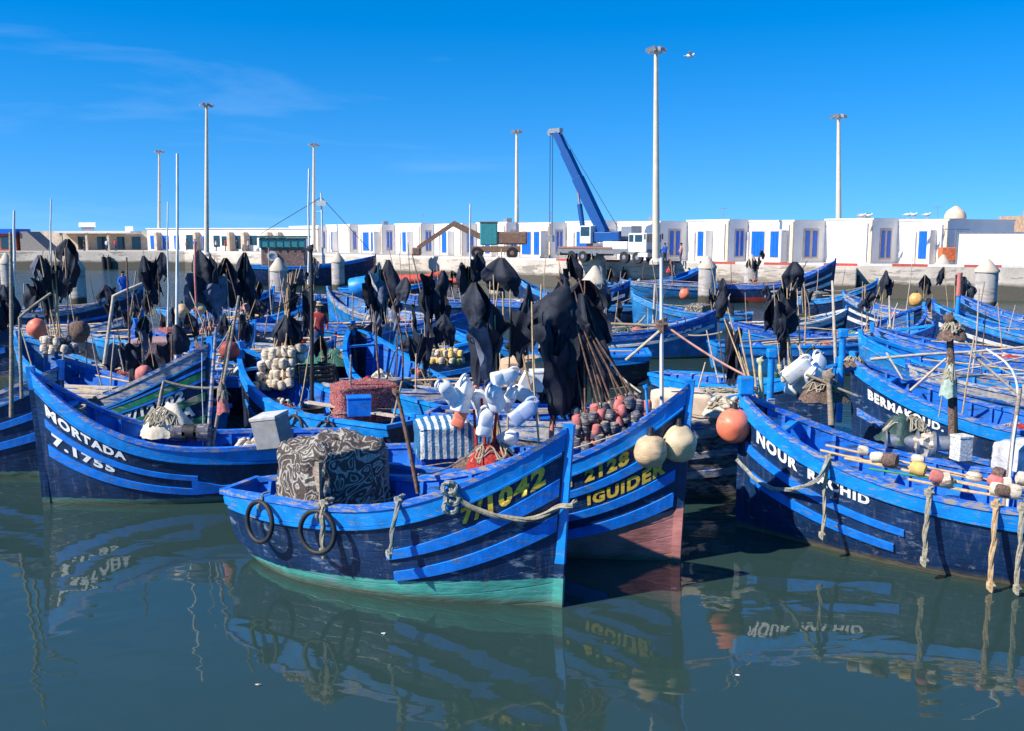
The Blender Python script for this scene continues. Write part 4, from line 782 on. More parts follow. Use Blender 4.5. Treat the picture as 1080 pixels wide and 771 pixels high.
# others, further back:  label, short, bow px, depth, heading, length, (Hb, Hm), hull material, gunwale, strakes, lettering
SW = ((.45,.98,.48,.56,.52,.60,.03,WHT),(.45,.98,.68,.74,.72,.78,.03,WHT))
SB = ((.4,.98,.50,.57,.54,.62,.03,VIV),)
SG = ((.35,.98,.40,.47,.44,.5,.03,GREYW),(.35,.98,.6,.66,.63,.7,.03,GREYW))
far = [
 ('blue boat whose dark bow interior opens behind the pink blanket crates','the open blue boat behind the blanket crates',143,30,140,6.2,2.2,1.1,BLACKB,BLUE,SB,''),
 ('bright blue boat with notched rail at left beneath the orange buoy','the notched-rail boat at left',18,27,152,6.6,2.1,1.1,MIDB,BLUE,SB,''),
 ('blue boat with peeling stern left of the green-striped bow','the peeling boat left of the green stripes',58,24,148,5.8,1.9,1.15,MIDB,BLUEW,(),''),
 ('dark boat with slatted grey strakes left of the open blue boat','the grey-slatted boat at left',150,38,-22,6.5,1.9,1.1,DWOODB,GREYW,SG,''),
 ('dark blue boat with blue-hooded fisherman aboard on open left water','the hooded fisherman\'s boat',150,52,12,7.5,2.2,1.0,TEALB,BLUE,SB,''),
 ('navy boat at far left edge under the bent pipe','the navy boat at far left',12,33,-18,7,2.1,1.15,NAVYB,BLUE,SB,''),
 ('navy boat with sharp bow just left of the pale pile','the sharp navy boat by the pale pile',288,47,-24,7,2.3,1.1,TEALB,BLUE,SB,'7/1 5182'),
 ('light blue boat with worn white rail and bow left of red-jacketed man','the light blue boat with worn rail',346,47,148,8.5,2.3,1.15,MIDB,GREYW,SB,''),
 ('boat with four white bow stripes behind the red-jacketed fisherman','the white-striped boat by the red jacket',336,42,-24,6.5,2.2,1.1,NAVYB,BLUE,SW,'7/1 431'),
 ('blue boat with tall rail post right of the red-jacketed fisherman','the boat with the tall rail post',418,33,-20,6.4,2.0,1.1,MIDB,BLUE,SB,''),
 ('small blue boat with round blue barrel below the left storehouses','the small boat with the blue barrel',392,58,160,7,2.0,1.1,NAVYB,BLUE,SB,''),
 ('blue boat with raised bow showing bright inside, beyond the centre flags','the raised-bow boat beyond centre flags',546,55,165,7.5,2.5,1.1,NAVYB,BLUE,SB,''),
 ('blue boat crowded with gear left of the centre black flags','the crowded boat left of centre flags',500,40,-15,7,1.9,1.1,MIDB,BLUE,SB,''),
 ('dark boat with mixed nets directly behind the centre black flags','the netted boat behind centre flags',520,30,-18,6.5,1.8,1.1,NAVYB,BLUE,SB,''),
 ('blue boat carrying the dark-clothed men beside the centre flags','the boat of the dark-clothed men',610,23.5,-10,6.4,1.7,1.15,NAVYB,BLUE,SB,''),
 ('navy boat with pale bow stripes and blue stem right of the large pile','the pale-striped boat by the large pile',664,53,-18,8,2.4,1.2,NAVYB,BLUE,SW,'7/1 207'),
 ('bright blue open boat moored beyond the white mast','the open boat beyond the white mast',667,50,166,6,1.9,1.0,MIDB,BLUE,(),''),
 ('blue boat seen side-on with pale stripe and sharp raised bow mid-water','the side-on boat on mid-water',757,38.5,-4,7.6,1.95,1.05,MIDB,BLUE,((.4,.99,.62,.68,.72,.79,.03,WHT),),'ABAM'),
 ('blue boat with curled dark bow against the quay below the lamp mast','the curled-bow boat at the quay',745,80,8,9,2.5,1.0,NAVYB,BLUE,SB,''),
 ('long flat blue boat with pink waterline moored under the quay','the flat boat with pink waterline',655,76,176,11,1.4,1.0,MIDB,BLUE,(),''),
 ('dark striped boat with red bottom moored by the concrete buttress','the red-bottomed boat by the buttress',881,70,-8,9,3.1,1.3,REDB,BLUE,SW,''),
 ('white and dark flat-railed boat behind the right black flags','the flat-railed boat behind right flags',893,42,5,5,1.7,1.1,BLACKB,WHT,SW,''),
 ('blue boat with bright inside rail left of the right black flags','the bright-railed boat by the right flags',772,37,172,7.2,1.6,1.1,MIDB,BLUE,(),''),
 ('long low blue boat mid-water right of the black flags','the low boat right of the black flags',985,34.5,3,8,1.7,1.1,MIDB,BLUE,(),''),
 ('white-striped boat with tyre on its side behind the tied bow posts','the tyre-sided white-striped boat',890,47,140,7.6,2.1,1.1,WHITEB,BLUE,SW,''),
 ('blue boat with raised blue bow at the far right before the thick pile','the raised-bow boat before the thick pile',1012,42,147,9,2.35,1.0,NAVYB,BLUE,SB,''),
 ('large boat with white lower hull and dark slashes at right','the white-hulled boat at right',985,36,150,9,2.4,1.2,WHITEB,BLUE,SW,''),
 ('blue boat with arching white-wrapped stem and ropes at right','the wrapped-stem boat at right',975,40,35,6.5,2.0,1.1,NAVYB,BLUE,SB,''),
 ('bright blue open boat with ribs showing under crossed bamboo poles','the ribbed open boat under crossed poles',908,27.5,150,7.5,2.1,1.1,MIDB,BLUE,(),''),
 ('blue boat with broad sunbleached plank deck at the right edge','the plank-decked boat at right edge',958,24.6,152,8,1.6,1.1,MIDB,BLUE,(),''),
 ('blue boat beneath poles at right with jumble of frames','the boat beneath poles at right',920,32,158,8.5,1.9,1.1,NAVYB,BLUE,(),''),
 ('small blue boat with upright blue frame near the quay at right','the upright-framed boat at right',925,58,-25,6,2.2,1.0,NAVYB,BLUE,(),''),
 ('low blue boat near the quay steps left of the slim pile','the low boat near the slim pile',812,80,178,7,1.4,.9,MIDB,WHT,(),''),
 ('navy boat behind the light-grey flags near the left storehouses','the boat behind the light-grey flag',470,70,-12,8,2.0,1.0,NAVYB,BLUE,SB,''),
 ('dim blue boat among poles left of the tallest left mast','the boat among poles at left',232,36,-20,6.6,1.9,1.1,BLACKB,BLUE,SW,''),
 ('dim navy boat behind cream and yellow buoys at left','the boat behind the cream buoys',205,45,150,7,2.1,1.1,NAVYB,BLUE,SB,''),
 ('blue boat with silver tubes left of the pale pile','the boat with silver tubes',268,34,-18,6.6,1.8,1.1,MIDB,BLUE,SB,''),
 ('far blue boat below the low white building','the far boat below the white building',240,62,172,8,1.9,1.0,NAVYB,BLUE,(),''),
 ('black and white boat in front of the red-jacketed fisherman','the black boat by red jacket',352,29.5,-22,6,1.7,1.1,BLACKB,BLUE,SW,'YNW'),
]
FB = {}
for k, (lab, short, px, Y, hd, L, Hb, Hm, hm, gw, st, tx) in enumerate(far):
    random.seed(100+k); side = -1 if math.cos(R(hd)) > 0 else 1
    le = [(tx, *( (.74,.92) if side < 0 else (.92,.74)), .78, .80, .085, side, TXW)] if tx else []
    FB[short] = make_boat(lab, short, P(px, Y, Hb), hd, L, beam=L*.32, Hb=Hb, Hm=Hm, Hs=Hm, hm=hm, gw=(BLUEW,BLUE2,BLUE3,BLUE,GREYW)[k % 5] if gw is BLUE else gw, trim=(BLUE,BLUE2,BLUE3)[k % 3], inner=(BLUEI,BLUEI2)[k % 2], strakes=st, letters=le, lod=2, thw=3, tr=.5 if k % 2 else .4)
# dark-sterned boat, transom towards the open water (px 600-687)
st_ = P(683, 31.5, 0); L = 6.6; h = 176
bowp = Vector((st_.x+math.cos(R(h))*(L+.16), st_.y+math.sin(R(h))*(L+.16), 2))
B16 = make_boat('black-hulled boat with broad square stern facing the open water', 'the square-sterned black boat', bowp, h, L, beam=2.0, Hb=1.9, Hm=1.05, Hs=1.1, tr=.8, hm=BLACKB, gw=BLUE, lod=2)
# collisions
for i, a in enumerate(BOATS):
    for b in BOATS[i+1:]:
        A0, A1 = a.ctr-a.fwd*a.L/2, a.ctr+a.fwd*a.L/2; B0, B1_ = b.ctr-b.fwd*b.L/2, b.ctr+b.fwd*b.L/2
        def orient(p, q, r): return (q.x-p.x)*(r.y-p.y)-(q.y-p.y)*(r.x-p.x)
        if orient(A0,A1,B0)*orient(A0,A1,B1_) < 0 and orient(B0,B1_,A0)*orient(B0,B1_,A1) < 0: print('CROSS:', a.short, '|', b.short)

# ------------------------------------------------------------------ gear
def loose(rt_name, pos, lab, cat, grp=None, rz=0): return empty(rt_name, pos, lab, cat, grp, rz)
def top_near(rt): return rt.location.y < 18
def cloth_flag(top, w, h, ang, seed, kind, m, rt, name='flag', inv=Vector((0,0,0))):
    mb = MB(); a = Vector((math.cos(ang), math.sin(ang), 0)); pr = Vector((-a.y, a.x, 0)); sd = seed*1.37
    if kind == 'cone':
        def fn(u, v):
            th = (u-.5)*4.0+ang; nn_ = lambda f, o: noise.noise(Vector((math.cos(th)*f+sd, math.sin(th)*f, v*1.2+o)))
            tips = abs(math.cos((u-.5)*(4.5+2*math.sin(sd))+sd*2)); k = math.sin(min(1, .12+v*1.15)*1.57)**1.1*(1-.45*max(0, v-.55)*1.6)
            rad = w*.5*k*(1+.4*nn_(1.2, 0)+.24*math.sin(u*(15+3*math.sin(sd))+sd+v*1.5)+.10*math.sin(u*37+sd*3)*v)
            hh = h*v*(.55+.5*tips+.15*nn_(2, 1)); lean = a*(w*.35*v*math.sin(sd*7))
            p = Vector((math.cos(th)*rad, math.sin(th)*rad*.6, -hh))+lean; q = noise.noise_vector(p*2.6+Vector((sd, 0, 0)))*.08*v + noise.noise_vector(p*7+Vector((sd, 0, 0)))*.045*v + noise.noise_vector(p*17+Vector((sd, 0, 0)))*.016*v; return top+p+q
    else:
        def fn(u, v):
            o = w*u*(.62+.38*(1-v)); z = -v*h*(1-.25*u*math.sin(sd)**2) - u*w*.55 - .10*math.sin(u*7+sd)
            f = .12*w*math.sin(u*8+sd+v*2.5)*(u+.15)+.05*math.sin(u*21+v*5+sd)*u
            p = a*o*(1-.25*v*u)+pr*f+Vector((0,0,z)); q = noise.noise_vector(p*3+Vector((sd, 5, 0)))*.10*(u*.8+.2*v); return top+p+q
    mb.grid(fn, 52 if top_near(rt) else 30, 40 if top_near(rt) else 20); return mb.build(name, m, rt, smooth=2)
def float_at(mb, p, r, l, d): 
    M = d.to_track_quat('Z', 'Y').to_matrix(); mb.lathe([(r*.45,-l/2),(r*.92,-l*.38),(r,-l*.1),(r,l*.2),(r*.85,l*.42),(r*.4,l/2)], p, 9, M)
def bundle(base0, base1, top0, top1, n, w, h, where, fm=None, nf=3, mats=(BLACKP,), fr=.06, kinds=('cone','side'), pole=BAMBOO, seed=0, dy=.25, flag_from=1.0, word='black'):
    """marker poles standing together; base0..base1 and top0..top1 are world points of the outer poles"""
    random.seed(seed+7); objs = []
    for i in range(n):
        t = i/(n-1) if n > 1 else .5
        b = base0.lerp(base1, t)+Vector((rnd(-.06,.06), rnd(-dy,dy), 0)); tp = top0.lerp(top1, t if i % 2 else 1-t if n > 3 else t)+Vector((rnd(-.1,.1), rnd(-dy,dy)*.6, rnd(-.55,.0) if i else 0)) 
        rt = empty('marker_pole', b, 'x', 'marker pole', 'marker poles with dark cloth flags bundled upright in the boats'); d = tp-b; rt['_x'] = b.x/b.y
        mb = MB(); mb.tube([(0,0,0), d*.5+Vector((rnd(-.02,.02),0,0)), d], [.018,.016,.011], 6); mb.build('pole', pole, rt)
        m = mats[i % len(mats)]; k = kinds[i % len(kinds)]
        lvl = 1.0-(i % 3)*.10 if flag_from == 1 else (1.0 if i % 2 else flag_from)
        cloth_flag(d*lvl, w*rnd(.75,1.2), h*rnd(.55,1.1), rnd(0, 6.28) if k == 'cone' else rnd(-2.6,-.4) if i % 2 else rnd(2.6,4.2), seed*3+i, k, m, rt)
        if fm:
            for j in range(nf):
                mm = fm[(i+j) % len(fm)]; mb = MB(); q = (j % 3-1)*fr*1.7; z = .12+ (j//3 if nf > 4 else j)*fr*2.5
                float_at(mb, d.normalized()*z+Vector((q, rnd(-.1,.1), rnd(-.04,.04))), fr*rnd(.85,1.1), fr*2.3, Vector((rnd(-.3,.3), rnd(-.3,.3), 1))); mb.build('float', mm, rt, smooth=True)
        objs.append(rt)
    objs.sort(key=lambda o: o['_x'])
    for i, o in enumerate(objs):
        del o['_x']; o['label'] = f'{word}-flagged pole, {ORD[i]} of {CNT[n]}, {where}' if n > 1 else f'single {word}-flagged marker pole {where}'
        if len(o['label'].replace('-',' ').split()) > 16: print('LONG', o['label'])
    return objs
CAPB = mat('blue_cap', (.05,.16,.45), rough=.5)
def jerry(p, s, M, m, lab, cap=None):
    rt = empty('jerry_can', p, lab, 'jerry can', 'plastic jerry cans tied among the poles')
    mb = MB(); a, b_, c = .15*s, .115*s, .24*s
    a *= .88; b_ *= .95; c *= 1.08; NN = 20
    def ring(x, y, z): return [(math.copysign(abs(math.cos(t))**.45, math.cos(t))*x, math.copysign(abs(math.sin(t))**.45, math.sin(t))*y, z) for t in [2*math.pi*k/NN for k in range(NN)]]
    vs = []; lv = [(a*.0,0,-c*.97),(a*.8,b_*.8,-c),(a*.96,b_*.96,-c*.95),(a,b_,-c*.86),(a,b_,-c*.35),(a*.95,b_*.95,-c*.30),(a*.95,b_*.95,-c*.24),(a,b_,-c*.18),(a,b_,c*.40),(a*.95,b_*.93,c*.55),(a*.74,b_*.72,c*.74),(a*.42,b_*.45,c*.88),(a*.25,b_*.3,c*.93),(a*.22,b_*.28,c*1.02),(0,0,c*1.03)]
    for l in lv: vs += ring(*l)
    fs = [[NN*i+k, NN*i+(k+1)%NN, NN*i+NN+(k+1)%NN, NN*i+NN+k] for i in range(len(lv)-1) for k in range(NN)]
    mb.add([M @ Vector(v) for v in vs], fs); mb.build('can_body', m, rt, smooth=2)
    mb = MB(); mb.tube(resample([M @ Vector(q) for q in ((a*.15,0,c*.98),(-a*.35,0,c*1.12),(-a*.85,0,c*.98),(-a*1.05,0,c*.7),(-a*.98,0,c*.45))], .02), .024*s, 8); mb.build('handle', m, rt)
    mb = MB(); mb.lathe([(.036*s,0),(.036*s,.04*s),(.03*s,.045*s)], M @ Vector((0,0,c*1.0)), 12, M); mb.build('cap', cap or CAPB, rt); return rt
def rotm(x=0, y=0, z=0): return Matrix.Rotation(R(z),3,'Z') @ Matrix.Rotation(R(y),3,'Y') @ Matrix.Rotation(R(x),3,'X')
def covered(name, c, sz, yaw, m, lab, cat='crate', ruffle=.03, seed=0, under=None, skirt=1.0, e=.2, fold=.012):
    """box under a draped blanket, with tied rope"""
    rt = empty(name, Vector(c)-Vector((0,0,sz[2]/2)), lab, cat, None, R(yaw)); X, Y, Z = sz[0]/2, sz[1]/2, sz[2]
    mb = MB(); n = 64; m_ = 30; prof = []
    # superellipse wrap: side rows then top rows
    def cr(u, k):
        t = u*2*math.pi; cx, sx = math.cos(t), math.sin(t)
        return Vector((math.copysign(abs(cx)**e, cx)*X*k, math.copysign(abs(sx)**e, sx)*Y*k, 0))
    for j in range(m_+1):
        v = j/m_
        for i in range(n):
            if v < .6: z = Z*(1-skirt)+Z*skirt*(v/.6)*.97; k = 1+ .05*(1-v/.6)
            else: tt = (v-.6)/.4; z = Z*.97+Z*.03*min(1, tt*3)+.09*math.sin(tt*1.57); k = 1-tt
            p = cr(i/n, max(k,.001)); nn = Vector((p.x, p.y, 0)).normalized() if p.length > .01 else Vector((0,0,1))
            q = noise.noise(Vector((p.x*4, p.y*4, z*2.5+seed*7)))*ruffle+noise.noise(Vector((p.x*11, p.y*11, z*5+seed)))*ruffle*.6
            hem = .05*noise.noise(Vector((i*.5, seed, 0))) if j == 0 else 0
            mb.v.append(Vector((p.x, p.y, z+hem))+ (nn*(q+fold*math.sin(i*2.1+math.sin(i*.7)*2+seed)*(1-v/.6)) if v < .6 else Vector((0,0,q*1.2))))
    for j in range(m_):
        for i in range(n):
            a = j*n+i; b = j*n+(i+1) % n; mb.f.append([a, b, b+n, a+n]); mb.m.append(0)
    mb.build('blanket', m, rt, smooth=2)
    mb = MB(); mb.box((0,0,Z*.45), (X*1.82, Y*1.82, Z*.9)); mb.build('box', under or WOOD, rt)
    mb = MB(); mb.rope([Vector((math.cos(t)*X*1.16*min(1.18,1/max(abs(math.cos(t)),abs(math.sin(t)))), math.sin(t)*Y*1.16*min(1.18,1/max(abs(math.cos(t)),abs(math.sin(t)))), Z*.35+.03*math.sin(t*3))) for t in [k*math.pi/14 for k in range(29)]], .009); mb.build('lashing', ROPEM, rt)
    return rt
def heap(p, sz, m, lab, name='fishing_net', cat='net', seed=0, cork=None, grp='heaps of net in the boats'):
    rt = empty(name, p, lab, cat, grp); mb = MB(); X, Y, Z = sz; random.seed(seed)
    def fn(u, v):
        t = u*2*math.pi; r = v; k = 1+.25*noise.noise(Vector((math.cos(t)*1.5, math.sin(t)*1.5, seed*3)))
        x, y = math.cos(t)*r*X/2*k, math.sin(t)*r*Y/2*k; z = Z*max(0, 1-r**2.2)*(1+.4*noise.noise(Vector((x*2.4, y*2.4, seed))))+.08*noise.noise(Vector((x*9, y*9, seed)))
        return Vector((x, y, z))
    mb.grid(fn, 30, 12); mb.build('net_mass', m, rt, smooth=2)
    mb = MB(); 
    for k in range(7):
        a = rnd(0, 6.28); pts = []
        for j in range(7):
            t = a+j*.45; r = .25+.6*abs(math.sin(j*1.3+k)); x, y = math.cos(t)*r*X/2, math.sin(t)*r*Y/2; pts.append(Vector((x, y, Z*max(0,1-r**2.2)*1.05+.03)))
        mb.tube(resample(pts, .06), .014, 5)
    mb.build('net_rope', ROPEM, rt)
    if cork:
        for k in range(8):
            a = rnd(0, 6.28); r = rnd(.1,.8); x, y = math.cos(a)*r*X/2, math.sin(a)*r*Y/2; mb = MB(); float_at(mb, Vector((x,y,Z*max(0,1-r**2.2)+.05)), .05,.13, Vector((rnd(-1,1),rnd(-1,1),.2))); mb.build('cork_float', cork, rt, smooth=True)
    return rt
def buoy(p, r, m, lab, grp='round plastic buoys', hang=None):
    rt = empty('buoy', p, lab, 'buoy', grp); mb = MB(); mb.blob((0,0,0), r, 26, 18, .07, (1,1,1.04), seed=r*40); mb.build('ball', m, rt, smooth=True)
    mb = MB(); mb.lathe([(r*.26,0),(r*.2,.04),(r*.13,.12)], (0,0,r*.98), 10); mb.tube([Vector((r*.13*math.cos(t),0,r*1.16+r*.13*math.sin(t))) for t in [k*math.pi/6 for k in range(13)]], r*.05, 6); mb.build('eye', RUBBER, rt)
    if hang is not None: mb = MB(); mb.rope([Vector((0,0,r*1.15)), (Vector((0,0,r*1.15))+(hang-p))/2+Vector((0,0,.02)), hang-p], .012); mb.build('tie_rope', mat('pink_rope',(.45,.2,.18),rough=.9), rt)
    return rt
def ring_fender(b, s, side, r, lab, rope=True, v0=1.0, big=.035, rm=ROPEG):
    """tyre hanging on the hull by a lashing from the gunwale"""
    g = b.W(s, 1.0, side, .05); q = b.W(s, .80, side, .08); t = (b.W(s+.02, .8, side)-b.W(s-.02, .8, side)).normalized(); n = (b.W(s,.7,side,.5)-b.W(s,.7,side)).normalized()
    c = Vector((g.x, g.y, g.z-r-.02))+n*.07; n2 = Vector((n.x, n.y, .1)).normalized(); upv = (Vector((0,0,1))-n2*n2.z).normalized(); tt = upv.cross(n2)
    rt = empty('tyre_fender', c, lab, 'tyre fender', 'tyres hung on the boats as fenders'); mb = MB()
    mb.tube([tt*math.cos(a)*r+upv*math.sin(a)*r for a in [k*2*math.pi/32 for k in range(33)]], big, 9, cap=False); mb.build('tyre', RUBBER, rt, smooth=True)
    if rope:
        mb = MB(); mb.rope([g-c+Vector((0,0,.06))-n*.12, g-c+Vector((0,0,.07)), g-c+Vector((0,0,-.03))+n*.02, upv*(r-.05)+n*.05, upv*(r-.14)-n*.02], .016); mb.build('lashing', rm, rt)
    return rt
def hull_rope(b, s, side, drop, lab, r=.03, m=ROPEM, knot=True, sway=.0):
    g0 = b.W(s, 1.0, side, -.14)+Vector((0,0,.06)); g1 = b.W(s, 1.0, side, .03)+Vector((0,0,.07)); pts = [g0, g1]
    n = (b.W(s,.8,side,.5)-b.W(s,.8,side)).normalized(); g2 = b.W(s, 1.0, side, .11); 
    for k in range(1, 6): pts.append(Vector((g2.x, g2.y, g1.z-.05-drop*k/5))+Vector((sway*k/5+.012*math.sin(k*2+s*9), 0, 0)))
    o = pts[0].copy(); rt = empty('hanging_rope', o, lab, 'rope', 'ropes hanging over boat sides'); mb = MB(); mb.rope([p-o for p in pts], r); mb.build('rope', m, rt)
    if knot: mb = MB(); mb.blob(pts[-1]-o, r*1.7, 8, 6, .5, (1,1,1.3)); mb.build('knot', m, rt); mb = MB(); mb.blob(g1-o, r*1.9, 8, 6, .6); mb.build('knot', m, rt)
    return rt
def stick(pts, r, m, lab, cat='pole', name='pole', knob=0, grp=None):
    o = Vector(pts[0]); q = [Vector(p)-o for p in pts]; mb = MB(); n = len(q)
    if n == 2:
        d = q[1]-q[0]; sd = d.orthogonal().normalized(); q = [q[0], q[0].lerp(q[1],.33)+sd*d.length*.006, q[0].lerp(q[1],.66)-sd*d.length*.005, q[1]]
    elif n > 2: q = resample(q, .12)
    mb.tube(q, [r*(1-.3*i/(len(q)-1)) for i in range(len(q))], 8, jit=.06)
    if knob: mb.blob(q[-1], knob, 8, 6, .5)
    ob = mb.build(name, m, origin=None, smooth=True); ob.location = o; return tag(ob, lab, cat, grp)
def coil(p, r, m, lab, seed=0):
    random.seed(seed); pts = [Vector((math.cos(a)*r*(1+.15*math.sin(a*2.3+seed)), math.sin(a)*r*.8*(1+.12*math.cos(a*1.7)), .02+a*.006+.02*math.sin(a*3))) for a in [k*.4 for k in range(58)]]
    mb = MB(); mb.tube(pts, .017, 6); o = mb.build('rope_coil', m); o.location = p; return tag(o, lab, 'rope coil', 'coils of rope in the boats')
def line(a, b, sg, r, m, lab):
    o = Vector(a); mb = MB(); mb.tube([p-o for p in sag(a, b, sg, 14)], r, 6); ob = mb.build('mooring_line', m); ob.location = o; return tag(ob, lab, 'rope', 'ropes stretched between boats')
def plastic_crate(p, sz, yaw, m, lab):
    rt = empty('fish_crate', p, lab, 'crate', 'plastic crates in the boats', R(yaw)); X, Y, Z = sz; mb = MB(); mb.box((0,0,.02),(X,Y,.04)); mb.build('base', m, rt)
    for c, s in (((0,-Y/2,Z/2),(X,.03,Z)),((0,Y/2,Z/2),(X,.03,Z)),((-X/2,0,Z/2),(.03,Y,Z)),((X/2,0,Z/2),(.03,Y,Z))):
        mb = MB()
        for k in range(4): q = list(s); q[2] = Z*.14; mb.box((c[0],c[1],Z*(.1+.27*k)), q)
        for k in range(5):
            if s[0] > s[1]: mb.box((-X/2+X*k/4, c[1], Z/2), (.03,.028,Z*.97))
            else: mb.box((c[0], -Y/2+Y*k/4, Z/2), (.028,.03,Z*.97))
        mb.build('side', m, rt)
    return rt
def boxobj(p, sz, M, m, lab, lidm=None, name='cool_box'):
    rt = empty(name, p, lab, 'box', 'boxes carried in the boats'); mb = MB(); mb.box(M @ Vector((0,0,sz[2]*.44)), (sz[0],sz[1],sz[2]*.88), M); mb.build('body', m, rt, bevel=.015)
    mb = MB(); mb.box(M @ Vector((0,0,sz[2]*.94)), (sz[0]*1.05,sz[1]*1.05,sz[2]*.11), M); mb.build('lid', lidm or m, rt, bevel=.012); return rt

# ------------------------------------------------------------------ people
def person(loc, yaw, pose, shirt, trous, lab, hat=None, sc=1.0, skin=SKIN):
    if pose == 'stand': J = dict(pel=(0,0,.93), ch=(0,0,1.28), nk=(0,0,1.47), hd=(.02,0,1.60), ht=(.02,0,1.71), ls=(0,.18,1.39), le=(.05,.26,1.12), lh=(.16,.22,.90), rs=(0,-.18,1.39), re=(.08,-.26,1.13), rh=(.24,-.18,.98), lk=(.03,.10,.5), lf=(0,.11,.07), lt=(.15,.12,.04), rk=(.05,-.1,.5), rf=(-.04,-.11,.07), rtt=(.12,-.12,.04))
    elif pose == 'bend': J = dict(pel=(0,0,.88), ch=(.22,0,1.12), nk=(.36,0,1.22), hd=(.47,0,1.27), ht=(.56,0,1.31), ls=(.3,.18,1.16), le=(.38,.22,.9), lh=(.5,.15,.72), rs=(.3,-.18,1.16), re=(.42,-.22,.92), rh=(.55,-.12,.76), lk=(.1,.1,.48), lf=(-.03,.11,.07), lt=(.12,.12,.04), rk=(.1,-.1,.48), rf=(-.08,-.11,.07), rtt=(.08,-.12,.04))
    else: J = dict(pel=(0,0,.5), ch=(.06,0,.85), nk=(.1,0,1.03), hd=(.14,0,1.16), ht=(.15,0,1.27), ls=(.08,.18,.95), le=(.16,.27,.70), lh=(.36,.16,.62), rs=(.08,-.18,.95), re=(.18,-.27,.70), rh=(.38,-.14,.64), lk=(.42,.14,.52), lf=(.42,.14,.09), lt=(.56,.14,.05), rk=(.42,-.14,.52), rf=(.40,-.14,.09), rtt=(.54,-.14,.05))
    rad = dict(pel=.145, ch=.165, nk=.06, hd=.098, ht=.07, ls=.075, le=.05, lh=.038, rs=.075, re=.05, rh=.038, lk=.068, lf=.048, lt=.04, rk=.068, rf=.048, rtt=.04)
    E = [('pel','ch'),('ch','nk'),('nk','hd'),('hd','ht'),('ch','ls'),('ls','le'),('le','lh'),('ch','rs'),('rs','re'),('re','rh'),('pel','lk'),('lk','lf'),('lf','lt'),('pel','rk'),('rk','rf'),('rf','rtt')]
    ks = list(J); me = bpy.data.meshes.new('p'); me.from_pydata([J[k] for k in ks], [(ks.index(a), ks.index(b)) for a, b in E], [])
    o = bpy.data.objects.new('p', me); C.objects.link(o); md = o.modifiers.new('s', 'SKIN'); sv = me.skin_vertices[0].data
    for i, k in enumerate(ks): sv[i].radius = (rad[k], rad[k]*(1.15 if k in ('pel','ch') else 1)); sv[i].use_root = (k == 'pel')
    ss = o.modifiers.new('u', 'SUBSURF'); ss.levels = 2; bpy.context.view_layer.update()
    m2 = bpy.data.meshes.new_from_object(o.evaluated_get(bpy.context.evaluated_depsgraph_get())); bpy.data.objects.remove(o)
    m2.materials.clear(); [m2.materials.append(x) for x in (skin, shirt, trous, RUBBER)]
    segs = [(Vector(J[a]), Vector(J[b]), 0 if b in ('ht','hd') or (b == 'nk' and False) else 2 if b in ('lk','lf','rk','rf') else 3 if b in ('lt','rtt') else 1) for a, b in E]
    for p in m2.polygons:
        best = (9, 0); c = p.center
        for a, b, mi in segs:
            t = max(0, min(1, (c-a).dot(b-a)/(b-a).length_squared)); d_ = (c-(a+(b-a)*t)).length
            if d_ < best[0]: best = (d_, mi)
        mi = best[1]
        if min((c-Vector(J['lh'])).length, (c-Vector(J['rh'])).length) < .075: mi = 0
        p.material_index = mi; p.use_smooth = True
    rt = empty('person', loc, lab, 'person', None, R(yaw)); rt.scale = (sc, sc, sc); b = bpy.data.objects.new('body', m2); C.objects.link(b); b.parent = rt
    h = (Vector(J['hd'])+Vector(J['ht']))/2; mb = MB()
    if hat: mb.lathe([(.17,0),(.175,.015),(.11,.03),(.1,.10),(.05,.13)], h+Vector((0,0,.02)), 14); mb.build('hat', hat, rt, smooth=True)
    else: mb.blob(h+Vector((-.02,0,.03)), .112, 12, 8, .1, (1,.95,.85)); mb.build('hair', mat('dark_hair',(.012,.01,.01),rough=.8), rt, smooth=True)
    mb = MB(); mb.blob(Vector(J['hd'])+Vector((.10,0,.02)), .02, 6, 5, 0, (1,.8,1.3)); mb.build('nose', skin, rt)
    return rt
REDC = mat('red_jacket', (.45,.05,.05), rough=.85, var=.2); DKC = mat('dark_jacket', (.03,.035,.05), rough=.9, var=.4, scale=20); JEAN = mat('jeans', (.03,.07,.16), rough=.9, var=.2)
BLC = mat('blue_jacket', (.01,.10,.45), rough=.8); WHC = mat('white_shirt', (.6,.6,.6), rough=.9); PKC = mat('pink_shirt', (.5,.25,.22), rough=.9); TANC = mat('straw_hat', (.55,.42,.22), rough=.9); GRC = mat('grey_trousers', (.13,.13,.14), rough=.9)
person(P(337,29.6,1.12), -70, 'stand', REDC, JEAN, 'fisherman in red jacket and straw hat standing in a left boat', TANC)
person(P(545,23.0,.95), 20, 'stand', DKC, JEAN, 'man in dark speckled jacket between the centre black flags')
person(P(556,23.4,.95), 200, 'bend', DKC, DKC, 'stooping dark-clothed man right of the speckled-jacket man')
person(P(131,52,1.25), -60, 'stand', BLC, BLC, 'figure in bright blue hooded coat standing on left boat bow', sc=1.0)
person(P(124,52.3,.8), 200, 'sit', DKC, GRC, 'small dark seated figure left of the blue hooded coat')
person(P(701,81.2,QZ), -90, 'stand', BLC, DKC, 'man in blue and white top on quay under the tallest mast')
person(P(718,82.4,QZ), 180, 'stand', PKC, JEAN, 'person in pink shirt walking on quay by the shaded wall')
person(P(712,79,1.55), 160, 'bend', DKC, GRC, 'man in dark clothes bending in the curled-bow boat at the quay')
person(P(704,79.2,1.2), 0, 'sit', REDC, DKC, 'man in red top seated in the curled-bow boat at the quay')
